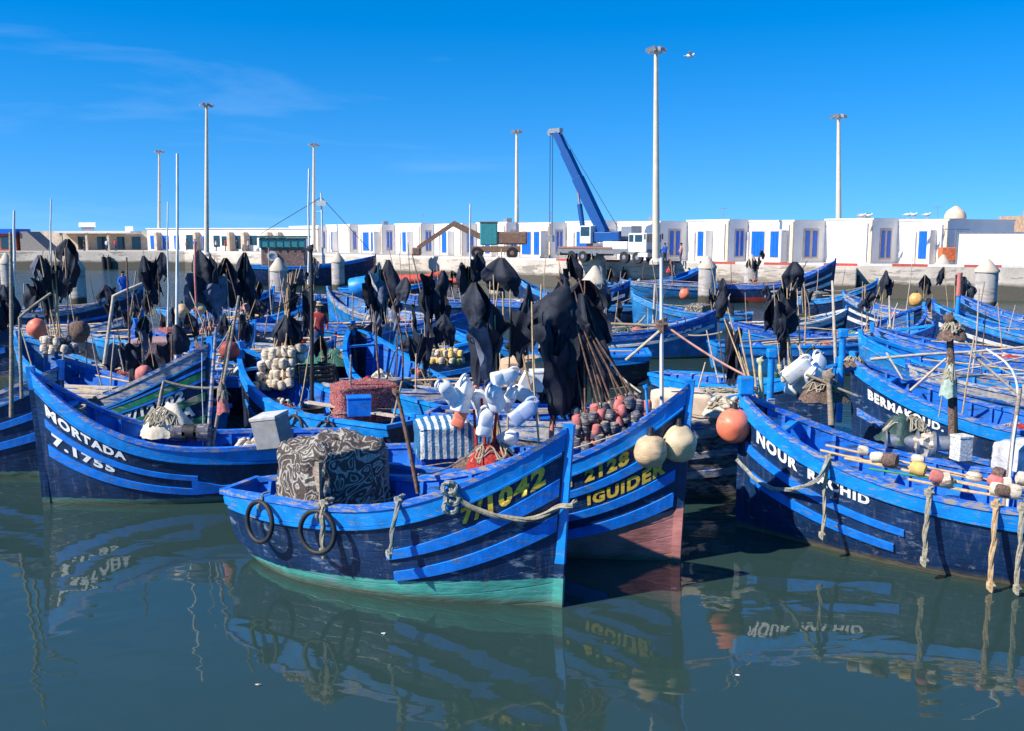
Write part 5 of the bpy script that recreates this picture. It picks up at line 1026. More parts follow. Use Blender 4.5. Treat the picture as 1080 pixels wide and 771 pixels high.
for k, (px, sh, tr_, lab) in enumerate([(89,DKC,GRC,'person in dark clothes at the left end of the harbour cafe'),(113,WHC,JEAN,'person in white shirt outside the cafe doorway'),(197,PKC,GRC,'person in pink shirt before the low white building'),(206,BLC,JEAN,'person in blue on quay left of tall left mast'),(238,REDC,GRC,'person in red on the quay right of the tall left mast'),(250,DKC,DKC,'person in black on the quay left of the trawler'),(262,WHC,GRC,'person in white on the quay beside the trawler bow'),(176,DKC,JEAN,'person in dark top left of the tall left lamp mast'),(228,WHC,JEAN,'person in white shirt right beside tall left lamp mast foot'),(122,REDC,JEAN,'person in red at the right end of the harbour cafe')]):
    person(P(px, 142, QZ), 90*k, 'stand', sh, tr_, lab)

# ------------------------------------------------------------------ trawler by the quay
def trawler():
    TG = mat('trawler_green', (.03,.13,.12), rough=.6, var=.3, wear=.3); TB = mat('trawler_brown', (.20,.11,.09), rough=.7, var=.3, wear=.3)
    b = make_boat('teal and brown trawler with glazed wheelhouse moored before the storehouses', 'the trawler', P(396,95,2.9), 6, 13, beam=4, Hb=2.9, Hm=1.9, Hs=2.0, hm=NAVYB, gw=BLUE, lod=2)
    rt = b.root; M = Matrix.Identity(3); 
    mb = MB(); mb.box((-2.2,0,2.7),(4.2,2.6,2.2)); wh = mb.build('wheelhouse', TB, rt, bevel=.1)
    mb = MB(); mb.box((-2.2,0,4.15),(4.5,2.9,.95)); mb.build('upper_bridge', TEALG, wh, bevel=.1); mb = MB(); mb.box((-2.2,0,4.75),(4.8,3.2,.2)); mb.build('bridge_roof', TG, wh)
    for k in range(7): mb = MB(); mb.box((-4.3+k*.7,-1.47,4.15),(.1,.06,.95)); mb.build('window_post', TG, wh)
    mb = MB(); mb.lathe([(.5,-.08),(.5,.08),(.28,.1),(.28,-.1)], (-3.2,-1.45,2.9), 16, rotm(x=90)); mb.build('life_ring', WHITEC, wh)
    mb = MB(); mb.tube([(1.5,0,1.5),(1.5,0,9)], .09, 6); mb.tube([(1.0,0,7.2),(2.0,0,7.2)], .05,6); mb.box((1.5,0,8.0),(.9,.5,.5)); mb.build('mast', STEELW, rt); mb = MB(); mb.tube([(1.5,0,8.6),(-4.5,0,5)], .03,5); mb.tube([(1.5,0,8.6),(6.5,0,3)], .03,5); mb.build('stay_cable', RUBBER, rt)
trawler()
for px, Y, sc, lab in ((432,96,1,'left'),(470,93,.7,'right')):
    p = P(px, Y, .1); mb = MB(); 
    q = [Vector((x, y, z)) for x, y, z in ((-3,1,.4),(1.5,1.1,.45),(3.2,0,.85),(1.5,-1.1,.45),(-3,-1,.4))]; mb.tube(resample([a*sc for a in q], .3), .42*sc, 9); o = mb.build('inflatable_boat', mat('red_inflatable', (.62,.09,.06), rough=.5, var=.2), smooth=True); o.location = p
    tag(o, 'faded red inflatable boat at the quay foot, %s of the two' % lab, 'inflatable boat', 'red inflatable boats')

# ------------------------------------------------------------------ foreground cargo
random.seed(3)
d1 = B1.dz
c = Q(352,505,14.0); covered('covered_crate', (c.x, 14.05, (.58+1.92)/2), (1.34,1.25,1.30), 43, SWIRL, 'large crate under brown blanket with cream swirls in the near boat', seed=1, ruffle=.10, e=.30, fold=.03)
ring_fender(B1, .20, -1, .29, 'left of the two thin tyres hanging on the near boat')
ring_fender(B1, .405, -1, .29, 'right tyre on the near boat, with thick rope through it', rm=ROPEM)
hull_rope(B1, .42, -1, .62, 'thick frayed rope hanging through the right tyre of the near boat', r=.035)
hull_rope(B1, .635, -1, .66, 'greenish rope draped over the near boat rail right of the tyres', r=.03, m=ROPEG, sway=-.1)
pts = [B1.W(.765,1.0,-1,-.1)+Vector((0,0,.03)), B1.W(.765,1.0,-1,.05)+Vector((0,0,.06)), B1.W(.80,.88,-1,.06), B1.W(.87,.735,-1,.06), B1.W(.94,.65,-1,.06), B1.W(.99,.655,-1,.07), B1.W(1.0,.66,-1,.12)+B1.fwd*.1, B1.W(1.0,.66,1,.10)+B1.fwd*.08]
o = pts[0].copy(); rt = empty('bow_rope', o, 'thick pale rope looped round the stem over the yellow number', 'rope'); mb = MB(); mb.rope([p-o for p in pts], .036); mb.build('rope', ROPEM, rt)
for k, (s, v) in enumerate(((.765,1.02),(.77,.95),(.765,.90))): mb = MB(); q = B1.W(s, v, -1, .08)-o; mb.rope([q+Vector((math.cos(a)*.09, .02*math.sin(a*3), math.sin(a)*.085)) for a in [j*.5 for j in range(14)]], .030); mb.build('rope_loop', ROPEG, rt)
stick([Q(441,520,13.7), Q(428,455,13.8), Q(418,412,13.9)], .036, RUSTP, 'rusty crooked post standing in the near boat right of the crate', knob=.06)
stick([Q(690-0,468,14.0), Q(690,470,14.4)], .02, METAL, 'short metal pin on the lettered boat rail') if False else None
covered('covered_crate', (P(470,15.55,0).x, 15.55, 1.42), (.95,.8,.95), 12, STRIPE, 'crate under blue and white striped cloth with blue tarpaulin skirt', seed=2, ruffle=.04, under=BTARP, skirt=.55)
# plank cockpit rail
mb = MB(); a = B2.W(.28,1,-1); 
# jerry cans
cans = [(477,414,1.0,(20,-35,10),WPLAST),(491,417,1.25,(8,12,60),WPLAST),(489,437,.9,(0,20,0),ORANGE),(508,425,1.15,(0,-22,30),WPLAST),(521,419,1.1,(10,-35,50),WPLAST),(531,400,1.0,(0,80,20),WPLAST),(535,421,1.0,(30,-20,80),WPLAST),(548,417,1.05,(0,-58,15),WPLAST),(549,434,1.1,(0,55,10),mat('bluish_plastic',(.45,.52,.68),rough=.4,var=.1)),(512,444,1.0,(0,10,20),WPLAST),(534,460,1.05,(60,30,20),WPLAST),(511,483,1.15,(0,0,10),WPLAST),(539,487,1.0,(80,0,10),WPLAST)]
jc = []
for k, (px, py, s, r, m) in enumerate(cans):
    jc.append(jerry(Q(px+(px-515)*.12, py+(py-430)*.08, 14.8+.17*(k % 4)), s*.88, rotm(*r), m, 'x', ORANGE if k == 3 else None))
labs = ['white jerry can, leftmost in the cluster hanging above the striped crate','large white upright can just right of the leftmost hanging can','orange can low in the cluster of white jerry cans','white can left of centre in the hanging jerry can cluster','tilted white can at the middle of the hanging cluster','white can lying flat on top of the hanging can cluster','white can tipped under the topmost lying can','rightmost tilted white can of the hanging cluster','bluish grey can at lower right of the hanging cluster','dim white can directly below the left-centre hanging cans','white can tipped on its corner below the hanging cluster','squared white can standing on the near boat rail, lower left','white can lying right of the squared rail can']
for o, l in zip(jc, labs): o['label'] = l
heap(Q(520,487,15.1)+Vector((0,0,-.15)), (1.0,.7,.45), NETR, 'heap of red netting under the white jerry cans', seed=4)
for k, (a, b) in enumerate((((503,478),(500,432)),((512,480),(508,420)),((520,482),(524,430)))):
    stick([Q(*a,15.1), Q(*b,15.15)], .03, NETR, '%s of the three red-wrapped sticks rising through the jerry cans' % ORD[k], grp='red-wrapped sticks')
stick([Q(581,476,15.2), Q(585,348,15.5)], .045, mat('faded_red_pole', (.48,.16,.13), rough=.8, var=.3, scale=8), 'thick faded red pole right of the jerry cans')
stick([Q(569,474,14.9), Q(563,400,15.0), Q(561,318,15.1)], .018, BAMBOO, 'thin pale bamboo cane left of the faded red pole')
# big black bundles
bundle(Q(508,470,15.8), Q(535,468,15.8), Q(489,300,15.9), Q(534,272,16.1), 8, 0.62, 1.05, 'behind the white jerry cans', mats=(BLACKP,BLACKP,GREYP), seed=1, word='dark', dy=.3)
bundle(Q(618,476,15.0), Q(690,452,15.0), Q(586,282,15.6), Q(622,296,15.6), 11, .74, 1.35, 'over the yellow lettered boat', fm=(DARKF,DARKF,PINKF,DARKF), nf=9, fr=.082, kinds=('cone','cone','side'), pole=RUSTP, seed=2, dy=.3)
bundle(Q(556,408,19.6), Q(566,408,19.6), Q(556,300,19.8), Q(562,318,19.8), 2, 0.46, 1.37, 'beside the dark-clothed men', seed=3, kinds=('cone',))
bundle(Q(276,412,22.4), Q(310,408,22.4), Q(298,274,23.0), Q(314,280,23.0), 9, 0.53, 1.08, 'above the cream float heap', fm=(CREAM,), nf=12, fr=.10, seed=4, flag_from=.62, dy=.35)
bundle(Q(462,384,27), Q(482,384,27), Q(446,268,27.3), Q(466,285,27.3), 6, 0.62, 1.44, 'over yellow floats by empty blue bow', fm=(YELF,CREAM), nf=6, fr=.09, seed=5)
bundle(Q(398,350,36), Q(412,350,36), Q(394,268,36.3), Q(408,274,36.3), 6, 0.81, 1.73, 'by the tall rail post', mats=(BLACKP,BLACKP,GREYP,WHITEC), seed=6, word='dark')
bundle(Q(52,372,24), Q(76,372,24), Q(32,262,24.3), Q(66,252,24.3), 10, 0.62, 1.08, 'in the tall leftmost cluster', mats=(BLACKP,BLACKP,GREYP,BLACKP), fm=(CREAM,DARKF), nf=5, fr=.09, seed=7, dy=.4)
bundle(Q(155,335,38), Q(166,335,38), Q(153,262,38), Q(170,266,38), 5, 0.81, 1.44, 'left of the thin left mast', seed=8)
bundle(Q(210,355,35), Q(240,350,35), Q(204,262,35.3), Q(238,272,35.3), 8, 0.87, 1.51, 'under the tall left lamp mast', mats=(BLACKP,GREYP,BLACKP), seed=9, fm=(PINKF,), nf=2)
bundle(Q(255,335,42), Q(262,335,42), Q(256,266,42), Q(260,275,42), 3, 0.93, 1.73, 'left of the pale left pile', seed=10, fm=(WHITEC,PINKF), nf=2, fr=.14)
bundle(Q(342,408,24.5), Q(350,408,24.5), Q(340,354,24.6), Q(352,358,24.6), 3, 0.37, 0.86, 'below the red-jacketed fisherman', seed=11)
bundle(Q(822,402,22.0), Q(842,404,22.0), Q(812,292,22.3), Q(838,276,22.3), 8, 0.59, 1.08, 'over the nose-on boat', fm=(CREAM,NETG), nf=2, fr=.07, seed=12, dy=.3)
bundle(Q(786,402,19.6), Q(792,402,19.6), Q(762,308,20.0), Q(772,320,20.0), 3, 0.46, 1.01, 'leaning above the orange buoy', seed=13)
bundle(Q(974,345,46), Q(980,345,46), Q(975,290,46), Q(978,300,46), 2, 0.62, 1.15, 'in front of the right quay wall', seed=14)
bundle(Q(486,330,56), Q(500,330,56), Q(484,262,56), Q(506,266,56), 5, 0.99, 1.73, 'left of the excavator pile', pole=mat('yellow_pole',(.6,.42,.06),rough=.6), seed=15)
bundle(Q(838,330,48), Q(846,330,48), Q(838,282,48), Q(846,290,48), 2, 0.81, 1.44, 'behind the right black flags', seed=16)
bundle(Q(640,345,44), Q(648,345,44), Q(640,300,44), Q(652,306,44), 2, 0.74, 1.15, 'right of the large near pile', seed=17)
bundle(Q(585,330,50), Q(606,330,50), Q(586,276,50), Q(600,268,50), 4, 0.93, 1.58, 'left of the large near pile', seed=18)
bundle(Q(120,345,36), Q(128,345,36), Q(112,300,36), Q(124,296,36), 3, 0.62, 1.08, 'among the left slatted boats', seed=19)
bundle(Q(4,345,30), Q(12,345,30), Q(2,300,30), Q(12,290,30), 3, 0.62, 1.08, 'at the extreme left edge', seed=20)
bundle(Q(430,345,34), Q(436,345,34), Q(428,292,34), Q(436,300,34), 2, 0.68, 1.22, 'beyond the empty blue bow', seed=21)
# buoys on bows
buoy(Q(686,476,13.75), .25, BEIGEB, 'beige round buoy, left of the two on the yellow lettered bow', hang=Q(697,438,14.3))
buoy(Q(716,468,13.95), .27, mat('olive_buoy',(.58,.45,.28),rough=.5,var=.15,wear=.2,wearcol=(.4,.36,.2)), 'yellow-olive round buoy, right of the two on the lettered bow', hang=Q(699,437,14.3))
buoy(Q(774,449,15.75), .285, ORANGE, 'big orange buoy hanging at the right foreground bow', hang=Q(786,425,16.1))
for px, py, Y, r, m, lab in ((39,346,26,.26,ORANGE,'faded orange buoy left of the grey floats at far left'),(83,350,26,.30,NETB,'brown net-wrapped round buoy right of the orange left buoy'),(192,328,35,.26,BEIGEB,'cream round buoy beside the small yellow buoy at left'),(213,324,35,.25,BEIGEB,'cream round buoy right of the small yellow buoy'),(202,321,35.2,.17,mat('yellow_buoy',(.75,.42,.03),rough=.5),'small yellow buoy between two cream buoys'),(966,316,42,.3,mat('amber_buoy',(.7,.38,.12),rough=.5),'amber buoy before the right pile by the wrapped stem'),(242,370,22.6,.24,mat('dull_red_buoy',(.3,.06,.05),rough=.6),'dull red buoy inside the bow with the cream floats'),(152,395,21,.2,PINKF,'small pinkish buoy on the left worn boat'),(555,322,54,.35,ORANGE,'small orange buoy at the raised bow beyond centre flags'),(722,310,52,.3,ORANGE,'orange marker float on the open water right of white mast')):
    buoy(Q(px,py,Y), r, m, lab)
# right foreground boat: bamboo rods, floats, ropes
for k in range(7):
    s0, s1 = .80-.05*(k % 3), .30-.03*k; a = B3.W(s0,1,1,-.04-.05*k)+Vector((0,0,.07+.03*(k % 2))); b = B3.W(s1,1,1,-.05-.04*k)+Vector((0,0,.10+.03*(k % 3)))
    if k > 4: a = B3.W(.62,1,1,-.1)+Vector((0,0,.12)); b = B3.W(.12+.05*k,1,1,-.12)+Vector((0,0,.12))
    rt = empty('float_rod', a, '%s of the seven long bamboo rods lying on the right foreground rail' % ['lowest and nearest','second lowest','third lowest','middle','third highest','second highest','highest'][k], 'bamboo rod', 'bamboo rods with floats lying on the rail'); d = b-a
    mb = MB(); mb.tube([(0,0,0), d*.5+Vector((0,0,-.02)), d], [.02,.017,.012], 7); mb.build('rod', mat('green_rod',(.03,.22,.12),rough=.6) if k == 2 else BAMBOO, rt)
    for j in range(3 if k in (0,1,3,5,6) else 1):
        t = (.17+.05*j+.02*k) if k % 2 == 0 else .50+.06*j+.03*k; mb = MB(); float_at(mb, d*t+Vector((rnd(-.05,.05), rnd(-.07,.07), .06+rnd(0,.07))), rnd(.07,.115), rnd(.16,.24), d.normalized()+Vector((0,rnd(-.3,.3),rnd(-.3,.3)))); mb.build('float', (CREAM, TARP, NETB, CREAM, PINKF, CREAM, YELF)[(k*3+j) % 7], rt, smooth=True)
hull_rope(B3, .775, 1, 1.15, 'pale rope end hanging straight down left of the white letters', r=.03)
hull_rope(B3, .575, 1, .95, 'fuzzy rope hanging below the rods right of the bow strakes', r=.036)
hull_rope(B3, .455, 1, 1.10, 'long rusty-ended rope hanging mid-hull on the right foreground boat', r=.036, m=BAMBOO)
hull_rope(B3, .41, 1, 1.08, 'long grey rope hanging right of the rusty-ended rope', r=.034)
a = B3.W(.775,1.0,1,.04)+Vector((0,0,.08)); pts = [a, a+Vector((-.22,-.1,-.35)), B3.W(.87,.62,1,.1), B3.W(.94,.55,1,.06), B3.W(1.0,.60,1,.1)]
o = a.copy(); rt = empty('bow_rope', o, 'grey rope looping from rail to stem across the right boat name', 'rope'); mb = MB(); mb.rope([p-o for p in pts], .033); mb.build('rope', ROPEG, rt)
# winch
wp = Q(975,470,15.6); rt = empty('winch', wp, 'dark net winch with steel drum aboard the right foreground boat', 'winch'); ax = Vector((.96,-.28,0)).to_track_quat('Z','Y').to_matrix()
mb = MB(); mb.lathe([(.19,-.62),(.19,-.6),(.12,-.58),(.12,-.15),(.20,-.13),(.20,-.1),(.11,-.08),(.11,.1),(.20,.12),(.20,.16),(.13,.18),(.13,.55),(.19,.57),(.19,.6)], (0,0,.05), 20, ax); mb.build('drum', METAL, rt, smooth=True)
mb = MB(); mb.blob((0,-.02,.05), .17, 12, 8, .4, (1.1,1,1)); mb.build('hub_casing', CREAM, rt)
for k in (-.5,.5): mb = MB(); mb.box(ax @ Vector((0,0,k))+Vector((0,0,-.25)), (.1,.14,.6)); mb.build('stand', RUBBER, rt)
heap(Q(955,462,15.9)+Vector((0,0,-.05)), (1.0,.6,.42), DGREEN, 'dark green tarpaulin bunched over the winch', 'tarpaulin', 'tarpaulin', 9, grp=None)
boxobj(Q(1013,485,15.2), (.26,.24,.42), rotm(z=15), mat('speckled_foam',(.55,.55,.5),rough=.9,var=.5,scale=30), 'speckled white foam block beside the log post at right', name='foam_block')
stick([Q(1006,500,16.2), Q(1004,420,16.4), Q(1001,335,16.5)], .085, NETB, 'thick rag-wrapped log post standing in the right boats', knob=.09)
stick([Q(1009,505,16.1), Q(1008,400,16.2)], .035, RUBBER, 'black iron bar beside the rag-wrapped log post')
stick([Q(1062,540,14.6), Q(1068,470,14.7), Q(1074,420,14.8), Q(1066,388,14.9), Q(1040,368,15.2)], .024, STEELW, 'white bent pipe rising at the right edge')
stick([Q(1059,535,14.7), Q(1076,410,14.8)], .045, WOOD, 'grey wooden post lashed to the white bent pipe')
heap(Q(1004,352,16.5)+Vector((0,0,-.1)), (.5,.5,.3), NETB, 'brown rag wad tied to the top of the log post', 'rag_bundle', 'rag bundle', 13, grp=None)
heap(Q(1000,418,16.2), (.28,.28,.55), mat('pale_green_rag',(.35,.45,.36),rough=.9,var=.3,scale=14,bump=.8), 'pale green rag hanging on the log post', 'rag_bundle', 'rag bundle', 14, grp=None)
covered('covered_crate', (P(1072,15.2,0).x, 15.2, 1.15), (.7,.6,.9), 20, WHITEC, 'white cloth-covered crate at the right edge behind the pipe', seed=5, ruffle=.05)
sp_ = [((918,379),(1082,366),20.2,.035),((960,412),(998,378),19.6,.03),((1022,372),(1082,422),19.4,.035),((1010,398),(1082,394),20.4,.024),((960,402),(1082,376),20.6,.022),((935,372),(952,400),19.9,.026),((700,0),(0,0),0,0)][:6]
for k, (a, b, Y, r) in enumerate(sp_):
    stick([Q(*a,Y), Q(*b,Y-.3)], r, PLANK, ['long pale bamboo spar crossing level behind the log post','short bamboo prop slanting up left of the log post','bamboo spar slanting down right of the log post','lower thin bamboo cane right of the log post','thin cane under the long level spar','short slanted prop at the left end of long spar'][k], 'spar', 'bamboo_spar', grp='bamboo spars in the right boats')
# left boat cargo
heap(Q(176,458,18.3), (1.1,.8,.55), TARP, 'crumpled cream tarpaulin heaped in the white-lettered left boat', 'tarpaulin', 'tarpaulin', 3, grp=None)
for k in range(3):
    p = Q(190+k*12, 456, 18.1); mb = MB(); mb.lathe([(.13,-.15),(.17,-.14),(.17,.14),(.13,.15)], (0,0,0), 14, rotm(y=90)); o = mb.build('drum_roll', DARKF if k != 1 else RUBBER, smooth=True); o.location = p; tag(o, '%s of the three dark rolls right of the cream tarpaulin' % ORD[k], 'drum', 'dark rolls')
boxobj(Q(291,470,17.4), (.55,.45,.62), rotm(x=6,y=-9,z=-20), mat('grey_tin',(.26,.26,.27),rough=.6,var=.2,wear=.2), 'tilted grey tin box at the stern of the white-lettered boat', mat('pale_lid',(.5,.48,.45),rough=.7), 'tin_box')
heap(Q(265,474,17.9), (.9,.5,.14), CREAM, 'scatter of shells and corks left of the grey tin box', 'cork_pile', 'corks', 6, cork=CREAM, grp=None)
stick([Q(219,474,18.2), Q(224,400,18.3), Q(228,345,18.4)], .045, GREYW, 'grey upright post in the white-lettered boat'); stick([Q(224,470,18.25), Q(240,380,18.3), Q(252,312,18.4)], .035, WOOD, 'crooked leaning branch tied to the grey upright post'); stick([Q(230,420,18.4), Q(243,345,18.5)], .022, BAMBOO, 'thin bamboo stick right of the crooked branch'); stick([Q(214,470,18.3), Q(213,372,18.4)], .012, WHITEC, 'thin white cord line left of the grey post', 'cord', 'cord')
heap(Q(235,430,18.25)+Vector((0,0,-.1)), (.25,.25,.6), PINKF, 'pinkish knotted rag hanging on the crooked branch', 'rag_bundle', 'rag bundle', 16, grp=None)
coil(B4.ws((B4.L/2-.55, 0, B4.Hm+.62)), .2, ROPEM, 'messy beige rope coil in the white-lettered bow', 2)
a = Q(173,402,19.9); b = Q(238,408,20.3); line(a, b, .08, .035, ROPEM, 'thick rope across the green-striped bow'); stick([Q(165,440,19.6), a], .05, WOOD, 'short grey prop leaning on the green-striped bow')
# crates further back
covered('covered_crate', (P(386,20.6,0).x, 20.6, 1.35), (1.35,.9,.8), 25, REDSW, 'crate under faded red patterned blanket in the worn-stern boat', seed=6)
boxobj(Q(379,438,19.8), (.5,.4,.42), rotm(z=12), VIV, 'bright blue box in front of the red blanket crate', name='blue_box')
covered('covered_crate', (P(160,25,0).x, 25, 1.15), (1.9,1.0,.62), 18, REDSW, 'lower long crate under dark red blanket at left', seed=7)
covered('covered_crate', (P(166,27,0).x, 27, 1.75), (1.35,1.0,.50), 18, pattern_mat('pink_patterned_blanket', (.42,.22,.22), (.5,.40,.38), scale=5), 'upper crate under pale pink blanket behind the dark red one', seed=8)
covered('covered_crate', (P(553,20.0,0).x, 20.0, 2.1), (.95,.7,.5), 10, mat('beige_bale_cloth',(.55,.36,.22),rough=.9,var=.2,bump=.6), 'beige roped bale between the big black flag bundles', 'bale', seed=9)
boxobj(Q(571,412,18.6), (.42,.4,.42), rotm(z=8), WPLAST, 'square white cool box in front of the beige bale'); boxobj(Q(552,408,18.4), (.22,.2,.3), rotm(x=10,y=25,z=8), WPLAST, 'small tilted white box left of the square cool box'); boxobj(Q(584,385,20.6), (.3,.3,.3), rotm(z=8), mat('pale_blue_plastic',(.15,.35,.55),rough=.5), 'small pale blue box behind the beige bale')
covered('covered_crate', (P(716,18.1,0).x, 18.1, 1.68), (1.15,.7,.55), -8, mat('sand_cloth',(.66,.50,.36),rough=.9,var=.15,bump=.5), 'sand-coloured bale behind the yellow lettered boat stem', 'bale', seed=10)
heap(Q(765,438,17.3), (.9,.6,.3), CREAM, 'heap of cream corks between the two foreground bows', 'cork_pile', 'corks', 11, cork=CREAM, grp=None)
heap(Q(757,415,18.2), (1.5,.5,.08), PLANK, 'sunbleached mat lying behind the cream cork heap', 'deck_mat', 'mat', 12, grp=None)
plastic_crate(Q(333,402,22.6), (.8,.5,.4), 20, RUBBER, 'black slatted plastic crate right of the cream floats')
for k, (px, py, s, r) in enumerate(((841,390,1.3,(10,50,10)),(851,398,1.4,(40,-30,50)),(862,386,1.2,(-20,30,20)),(857,405,1.2,(0,80,60)),(836,404,1.0,(0,10,0)))):
    jerry(Q(px,py,20.3+.1*k), s, rotm(*r), WPLAST, '%s of the five white cans in the nose-on lettered boat' % ORD[[1,2,4,3,0][k]])
heap(Q(868,412,19.4)+Vector((0,0,-.2)), (1.1,.7,.45), NETB, 'brown and grey net heap beside the white cans at right', seed=21); stick([Q(877,448,19.0), Q(874,395,19.1)], .07, WOOD, 'short weathered bollard post beside the brown net heap', knob=.12)
stick([Q(850,395,19.3), Q(905,418,19.0)], .03, WOOD, 'leaning wooden stick across the brown net heap')
heap(Q(900,388,20.6)+Vector((0,0,.05)), (.5,.4,.2), NETB, 'orange-brown rope tangle round the post by the curved bow', seed=22)
for k, (px, py, Y) in enumerate(((813,398,19.2),(888,375,20.8))): mb = MB(); mb.tube([(0,0,-1.5),(0,0,.45)], .075, 8); mb.box((0,0,.5),(.19,.17,.19)); o = mb.build('mooring_post', BLUE, bevel=.02); o.location = Q(px,py,Y); tag(o, ['blue square-headed mooring post left of the white cans','blue square-headed mooring post by the curved white-lettered bow'][k], 'mooring post', 'blue mooring posts')
coil(Q(788,418,16.2)+Vector((0,0,.05)), .16, ROPEM, 'beige rope wound round the right foreground stem head', 5)
mb = MB(); mb.box((0,0,.05),(.24,.22,.3)); o = mb.build('stem_cap', BLUE, bevel=.02); o.location = B3.ws((B3.L/2-.02,0,B3.Hb+.12)); o.parent = None; tag(o, 'blue square block capping the right foreground stem', 'stem block')
for k, (a, b) in enumerate((((795,420),(779,345)),((799,420),(790,348)))): stick([Q(*a,16.3), Q(*b,16.5)], .022, BAMBOO, '%s bamboo stick rising from the right foreground bow' % ('left','right')[k], grp='bamboo sticks at the bow')
stick([Q(803,425,16.4), Q(802,380,16.4)], .05, mat('yellowish_rag',(.5,.5,.3),rough=.9), 'yellowish rag-wrapped stub at the right foreground bow', knob=.06)
# masts and spars
rt = empty('rigged_mast', Q(698,442,17), 'white slender mast with lashed spar behind the yellow lettered stem', 'mast'); o_ = rt.location
mb = MB(); mb.tube([(0,0,0), Q(697.5,272,17)-o_], [.04,.03], 8); mb.build('pole', STEELW, rt); mb = MB(); mb.tube([Q(632,341,17.2)-o_, Q(701,344,17.0)-o_], .028, 7); mb.build('spar', WOOD, rt); mb = MB(); mb.tube([Q(660,380,16.9)-o_, Q(703,343,17)-o_], .028, 7); mb.build('brace', PLANK, rt); mb = MB(); mb.blob(Q(699,342,17)-o_, .11, 8, 6, .6); mb.build('lashing', NETB, rt)
line(Q(703,344,17), Q(786,396,16.4), .04, .02, mat('salmon_rope',(.6,.3,.22),rough=.9), 'taut salmon rope from the white mast to the right foreground bow')
line(Q(650,335,24), Q(681,333,24), .25, .03, ROPEM, 'slack pale rope by the large near pile')
stick([Q(632,380,15.6), Q(676,414,15.0)], .022, PLANK, 'pale stick slanting from the black flags to the lettered boat')
stick([Q(683,436,14.4), Q(681,408,14.5)], .022, BLUE, 'short blue pin with white top on the lettered bow rail', knob=.04)
stick([Q(329,425,21.0), Q(329,340,21.1), Q(328,262,21.3)], .05, RUBBER, 'black upright pole with knobbed head right of the cream floats', knob=.08)
stick([Q(186,378,24.0), Q(187,268,24.2), Q(187,162,24.4)], .045, STEELW, 'tall thin pale mast rising between the left black flags', 'mast', 'thin_mast')
stick([Q(177,345,34), Q(177,213,34)], .035, STEELW, 'short thin mast left of the tall thin pale mast', 'mast', 'thin_mast')
stick([Q(207,365,30), Q(206,255,30)], .045, PINKF, 'reddish pole right of the tall thin pale mast')
stick([Q(12,440,18.6), Q(12,340,18.8), Q(11,245,19)], .045, WOOD, 'upright wooden pole at the far left edge', grp='wooden poles')
stick([Q(23,420,18.2), Q(21,345,18.2), Q(24,332,18.2), Q(54,309,18.4)], .036, WOOD, 'bent pale pipe at left reaching right over the dark boat')
stick([Q(110,384,23), Q(119,318,23.2), Q(121,312,23.2), Q(150,299,23.6)], .05, PLANK, 'angled salmon-grey post bent right behind the left lettered boat')
stick([Q(496,330,60), Q(496,215,60)], .07, STEELW, 'thin white mast left of the excavator', 'mast', 'thin_mast')
stick([Q(325,300,92), Q(326,178,92)], .12, STEELW, 'thin white trawler mast beside the distant lamp mast', 'mast', 'thin_mast')
stick([Q(53,300,120), Q(54,210,120)], .12, STEELW, 'thin white mast above the leftmost black flags', 'mast', 'thin_mast'); stick([Q(15,290,120), Q(15,222,120)], .2, STEELW, 'thick short white mast at far left', 'mast', 'thin_mast')
stick([Q(1008,350,36), Q(1011,312,36)], .11, BLUE, 'blue pole with pale top standing before the thick right pile', grp=None); stick([Q(1011,312,36), Q(1012,288,36)], .10, PINKF, 'red and white top section above the blue pole')
stick([Q(569,372,25), Q(571,300,25)], .03, BAMBOO, 'bamboo cane beyond the centre men'); stick([Q(531,345,30), Q(529,262,30)], .03, BAMBOO, 'pale cane before the centre pointed pile')
stick([Q(882,395,24), Q(880,345,24), Q(878,296,24.2)], .05, PLANK, 'pinkish wooden pole by the curved bow post'); stick([Q(939,345,34), Q(938,312,34)], .05, PLANK, 'short pole left of the wrapped-stem boat')
stick([Q(689,345,40), Q(691,300,40)], .07, PLANK, 'short brown pole left of the white mast')
line(B6.ws((B6.L/2+.1,0,2.3)), Q(250,330,22), .1, .015, ROPEM, 'rope from the green-striped stem to the boat behind'); line(Q(842,365,26), Q(868,372,25), .3, .035, ROPEM, 'slack thick rope hanging between right posts'); line(Q(762,350,37), Q(700,347,38.5), .2, .03, ROPEM, 'slack rope along the side-on mid-water boat')
coil(B8.ws((B8.L/2-.1,0,B8.Hb-.1)), .22, RUBBER, 'black hose looped on the empty blue bow stem', 8)
ring_fender(B7, .25, 1, .3, 'black tyre hanging on the worn-stern boat side', v0=1); ring_fender(B7, .42, 1, .28, 'second black tyre further along the worn-stern boat', v0=1); ring_fender(FB['the tyre-sided white-striped boat'], .45, 1, .4, 'black tyre on the white-striped boat at right', v0=1)
stick([Q(412,452,19.3), Q(424,402,19.6)], .03, WOOD, 'short stick against the red blanket crate'); 
mb = MB(); mb.lathe([(.42,-.5),(.46,-.45),(.46,.45),(.42,.5)], (0,0,0), 18, rotm(y=80)); o = mb.build('blue_barrel', BLUE, smooth=True); o.location = Q(382,303,56); o.scale = (1.4,1.4,1.4); tag(o, 'round bright blue barrel below the left storehouses', 'barrel')
heap(P(346,29.0,1.0), (1.6,1.0,.5), NETG, 'green net pile right of the red-jacketed fisherman', seed=31)
heap(B8.ws((-.6,0,B8.dz)), (1.6,1.2,.3), NETB, 'low brown net pile in the empty blue boat', seed=32); heap(B1.ws((.9,0,B1.dz)), (1.4,.8,.3), NETB, 'brown net pile amidships in the near boat', seed=33)
